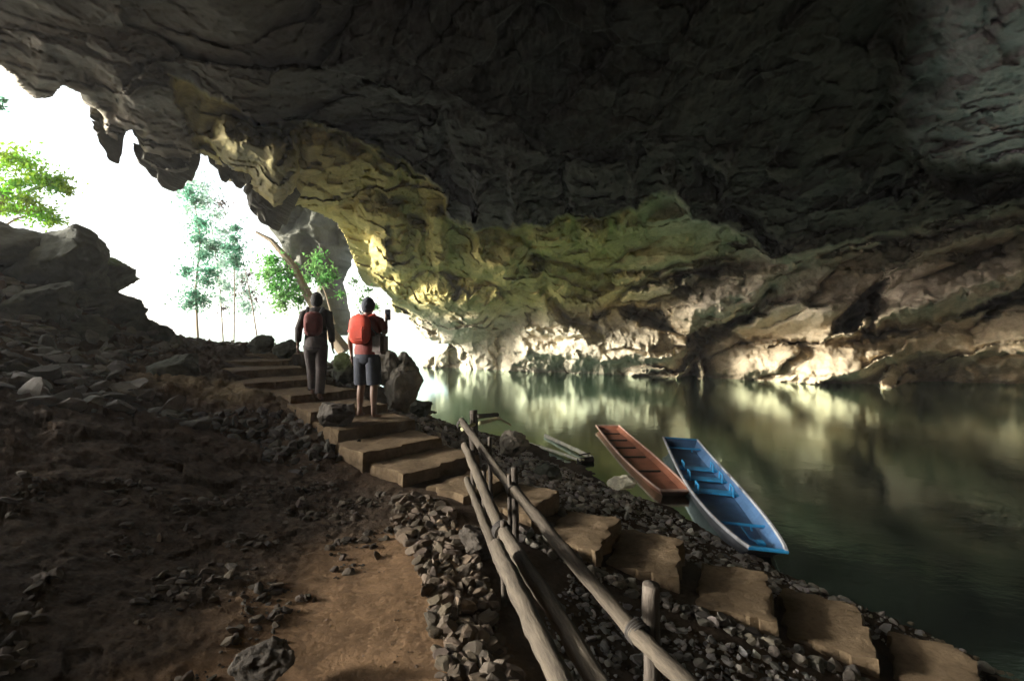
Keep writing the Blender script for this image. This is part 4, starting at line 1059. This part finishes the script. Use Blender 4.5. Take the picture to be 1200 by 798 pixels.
# ------------------------------------------------------------------ plants beyond the mouth
def leaves(centers, spread, n, size, mat, name, parent=None, seed=0, droop=0.0):
    r = np.random.default_rng(seed); C_ = np.array(centers, float)
    k = r.integers(len(C_), size=n)
    sp = np.array(spread) if np.ndim(spread) else np.full(len(C_), spread)
    dirs = r.normal(size=(n, 3)); dirs /= np.linalg.norm(dirs, axis=1)[:, None]
    P = C_[k]+dirs*(np.abs(r.normal(size=n))*.62)[:, None]*sp[k][:, None]*np.array([1, 1, .75])
    a = r.normal(size=(n, 3)); a[:, 2] -= droop; a /= np.linalg.norm(a, axis=1)[:, None]
    b = np.cross(a, r.normal(size=(n, 3))); b /= np.linalg.norm(b, axis=1)[:, None]
    s = size*r.uniform(.6, 1.4, n)[:, None]
    V = np.stack([P-a*s, P+b*s*.45, P+a*s, P-b*s*.45], 1).reshape(-1, 3)
    Fq = np.arange(4*n).reshape(n, 4)
    return np_mesh(name, V, Fq, mat, parent, smooth=False)
def tree(name, trunk, tr, limbs, centers, spread, n, size, mat, label, cat='tree', seed=0, group='trees and shrubs beyond the mouth', crown='crown'):
    root = empty(name, trunk[0]); tag(root, label, cat, group); b0 = Vector(trunk[0])
    m = MB(); m.tube([Vector(p)-b0 for p in trunk], tr, 9, wob=.06)
    m.build('trunk', M['bark'], root)
    for i, l in enumerate(limbs):
        m = MB(); m.tube([Vector(p)-b0 for p in l], [tr[-1]*.7*(1-j/len(l)*.7) for j in range(len(l))], 6); m.build('limb', M['bark'], root)
    leaves(np.array(centers)-np.array(b0), spread, n, size, mat, crown, root, seed)
    return root
# big bright shrub at the left above the boulders
d = 14.0
cen = [W(-60,205,d),W(-20,190,d),W(10,185,d-.5),W(30,190,d),W(45,208,d),W(20,215,d-.4),W(0,225,d),W(58,215,d),W(30,235,d),W(45,248,d),W(60,258,d),W(15,245,d),W(-30,240,d),W(68,212,d),W(76,222,d),(-15.2,14,5.2)]
tree('shrub', [W(-40,330,d),W(-20,280,d),W(0,240,d),W(15,215,d)], [.16,.12,.09,.05], [[W(0,240,d),W(30,225,d),W(62,216,d)],[W(-20,280,d),W(20,256,d),W(50,250,d)],[W(0,240,d),W(-30,215,d)]],
  cen, [.8,.75,.75,.6,.6,.7,.7,.45,.6,.5,.4,.55,.7,.3,.22,.4], 8000, .06, M['leaf_bright'], 'bright green leafy shrub over the dark boulders at the left edge', 'shrub', 3)
d = 15.0
tree('shrub', [W(-30,240,d),W(-25,180,d),W(-15,130,d)], [.06,.04,.02], [], [W(-25,120,d),W(-12,126,d),W(4,118,d),W(-2,125,d)], [.4,.3,.12,.15], 500, .06, M['leaf_teal'], 'dark leaf tips high at the left edge of the opening', 'shrub', 5)
# hanging blue-green creepers left of centre
d = 24.0
cen = [W(222,225,d),W(228,235,d),W(236,262,d),W(232,280,d),W(238,300,d),W(244,318,d),W(240,330,d),W(226,345,d),W(222,356,d),W(236,352,d),W(248,290,d),W(218,318,d)]
tree('tree', [W(232,400,d),W(229,340,d),W(235,280,d),W(225,220,d)], [.06,.045,.03,.015], [[W(232,330,d),W(246,322,d)],[W(231,290,d),W(222,262,d)]], cen, [.5,.6,.7,.7,.75,.75,.8,.7,.8,.7,.6,.5], 4600, .085, M['leaf_teal'], 'slim blue green tree seen through the opening left of the people', 'tree', 7)
d = 26.0
tree('tree', [W(274,410,d),W(275,340,d),W(274,290,d),W(276,262,d)], [.035,.03,.02,.01], [], [W(276,268,d),W(274,280,d),W(278,292,d),W(274,302,d),W(277,310,d),W(268,290,d)], [.3,.4,.5,.55,.4,.35], 1900, .085, M['leaf_teal'], 'small teal tree between the slim tree and the hanging rock', 'tree', 9)
d = 27.0
tree('vine', [W(305,420,d),W(296,360,d),W(286,310,d),W(262,245,d)], [.04,.03,.02,.015], [], [W(262,238,d),W(285,330,d),W(292,322,d),W(280,345,d),W(300,350,d),W(296,342,d),W(262,362,d),W(258,240,d),W(250,322,d)], [.6,.7,.6,.7,.6,.5,.6,.5,.5], 420, .08, simple_mat('dry_leaves', (.10,.075,.06), .8), 'sparse vine of dark dry leaves in the white opening', 'vine', 11)
d = 33.0
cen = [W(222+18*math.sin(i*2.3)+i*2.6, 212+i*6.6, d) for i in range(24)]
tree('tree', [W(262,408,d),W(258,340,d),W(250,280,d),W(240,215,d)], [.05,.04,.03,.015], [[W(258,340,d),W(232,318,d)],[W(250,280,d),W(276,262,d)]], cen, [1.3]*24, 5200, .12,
  leaf_mat('washed_leaves', (.34,.54,.42), (.55,.62,.54)), 'washed out pale tree far behind the slim blue green tree', 'tree', 19)  # leaf colour paled to carry the haze
# leafy tree with leaning trunk behind the walking person
d = 22.0
cen = [W(318,305,d),W(326,318,d),W(338,326,d),W(322,335,d),W(335,345,d),W(348,338,d),W(314,322,d),W(352,352,d),W(330,356,d)]
tree('tree', [W(404,412,d),W(384,386,d),W(362,348,d),W(344,312,d),W(318,282,d),W(300,272,d)], [.30,.26,.20,.16,.11,.05],
  [[W(362,348,d),W(340,345,d),W(322,350,d)],[W(344,312,d),W(330,318,d),W(316,322,d)],[W(384,386,d),W(400,396,d),W(410,420,d)]], cen, [.6,.75,.8,.8,.8,.6,.6,.5,.5], 3600, .09, M['leaf_mid'], 'green tree with a pale leaning trunk behind the walking person', 'tree', 13)
d = 23.5
tree('shrub', [W(392,380,d),W(382,345,d),W(372,320,d)], [.06,.04,.02], [], [W(372,300,d),W(368,314,d),W(380,318,d),W(378,330,d),W(388,322,d),W(360,326,d)], [.5,.55,.5,.55,.45,.45], 1100, .09, M['leaf_mid'], 'pale green shrub hanging before the outer rock curtain', 'shrub', 15)
d = 24.0
tree('shrub', [W(420,440,d),W(424,400,d),W(426,350,d)], [.05,.04,.02], [], [W(424,352,d),W(440,360,d),W(415,330,d),W(400,345,d),W(432,340,d)], [.5,.5,.5,.4,.45], 420, .08, M['leaf_mid'], 'thin leafy shrub in the gap beside the capped person', 'shrub', 17)

mh = bpy.data.materials.new('mist'); mh.use_nodes = True; nth = mh.node_tree; nth.nodes.remove(nth.nodes['Principled BSDF'])
pv = nth.nodes.new('ShaderNodeVolumePrincipled'); pv.inputs['Color'].default_value = (.92,.95,.97,1); pv.inputs['Density'].default_value = .0007; pv.inputs['Anisotropy'].default_value = .3
nth.links.new(pv.outputs[0], nth.nodes['Material Output'].inputs['Volume'])
m = MB(); m.box((0, 0, 9), (1500, 1500, 26)); hz = m.build('haze', mh, smooth=False); tag(hz, 'thin pale mist in the cave air', 'haze', kind='stuff')
# ------------------------------------------------------------------ camera, light, render
cam = bpy.data.cameras.new('camera'); co = bpy.data.objects.new('camera', cam); COL.objects.link(co)
co.location = (0, 0, EYE); co.rotation_euler = (R(90), 0, 0); cam.sensor_width = 36; cam.lens = F/1200*36
cam.shift_y = -11/1200; cam.clip_start = .05; cam.clip_end = 2000; sc.camera = co
SAZ, SEL = R(-96), R(13)      # azimuth from +y, elevation
sd = Vector((math.sin(SAZ)*math.cos(SEL), math.cos(SAZ)*math.cos(SEL), math.sin(SEL)))
sun = bpy.data.lights.new('sun', 'SUN'); sun.energy = 5.0; sun.angle = R(11); sun.color = (1, .95, .86)
so = bpy.data.objects.new('sun', sun); COL.objects.link(so); so.rotation_euler = sd.to_track_quat('Z', 'Y').to_euler(); so.location = (-20, 20, 20)
w = bpy.data.worlds.new('World'); sc.world = w; w.use_nodes = True; nt = w.node_tree
sky = nt.nodes.new('ShaderNodeTexSky'); sky.sky_type = 'NISHITA'; sky.sun_disc = False; sky.sun_elevation = SEL; sky.sun_rotation = SAZ % (2*math.pi)
sky.air_density = 1.0; sky.dust_density = 1.5; sky.ozone_density = .6
hs = nt.nodes.new('ShaderNodeHueSaturation'); hs.inputs['Saturation'].default_value = .35
bg = nt.nodes['Background']; nt.links.new(sky.outputs[0], hs.inputs['Color']); nt.links.new(hs.outputs[0], bg.inputs['Color']); bg.inputs['Strength'].default_value = .15
vs = sc.view_settings; vs.view_transform = 'Standard'; vs.look = 'None'; vs.exposure = 1.9; vs.gamma = 1; vs.use_curve_mapping = False
cy = sc.cycles; cy.use_denoising = True
try: cy.denoiser = 'OPENIMAGEDENOISE'
except Exception: pass
cy.use_adaptive_sampling = True; cy.adaptive_threshold = .03; cy.volume_bounces = 0; cy.max_bounces = 5; cy.diffuse_bounces = 4; cy.glossy_bounces = 3; cy.transparent_max_bounces = 8; cy.sample_clamp_indirect = 4.0
cy.caustics_reflective = False; cy.caustics_refractive = False
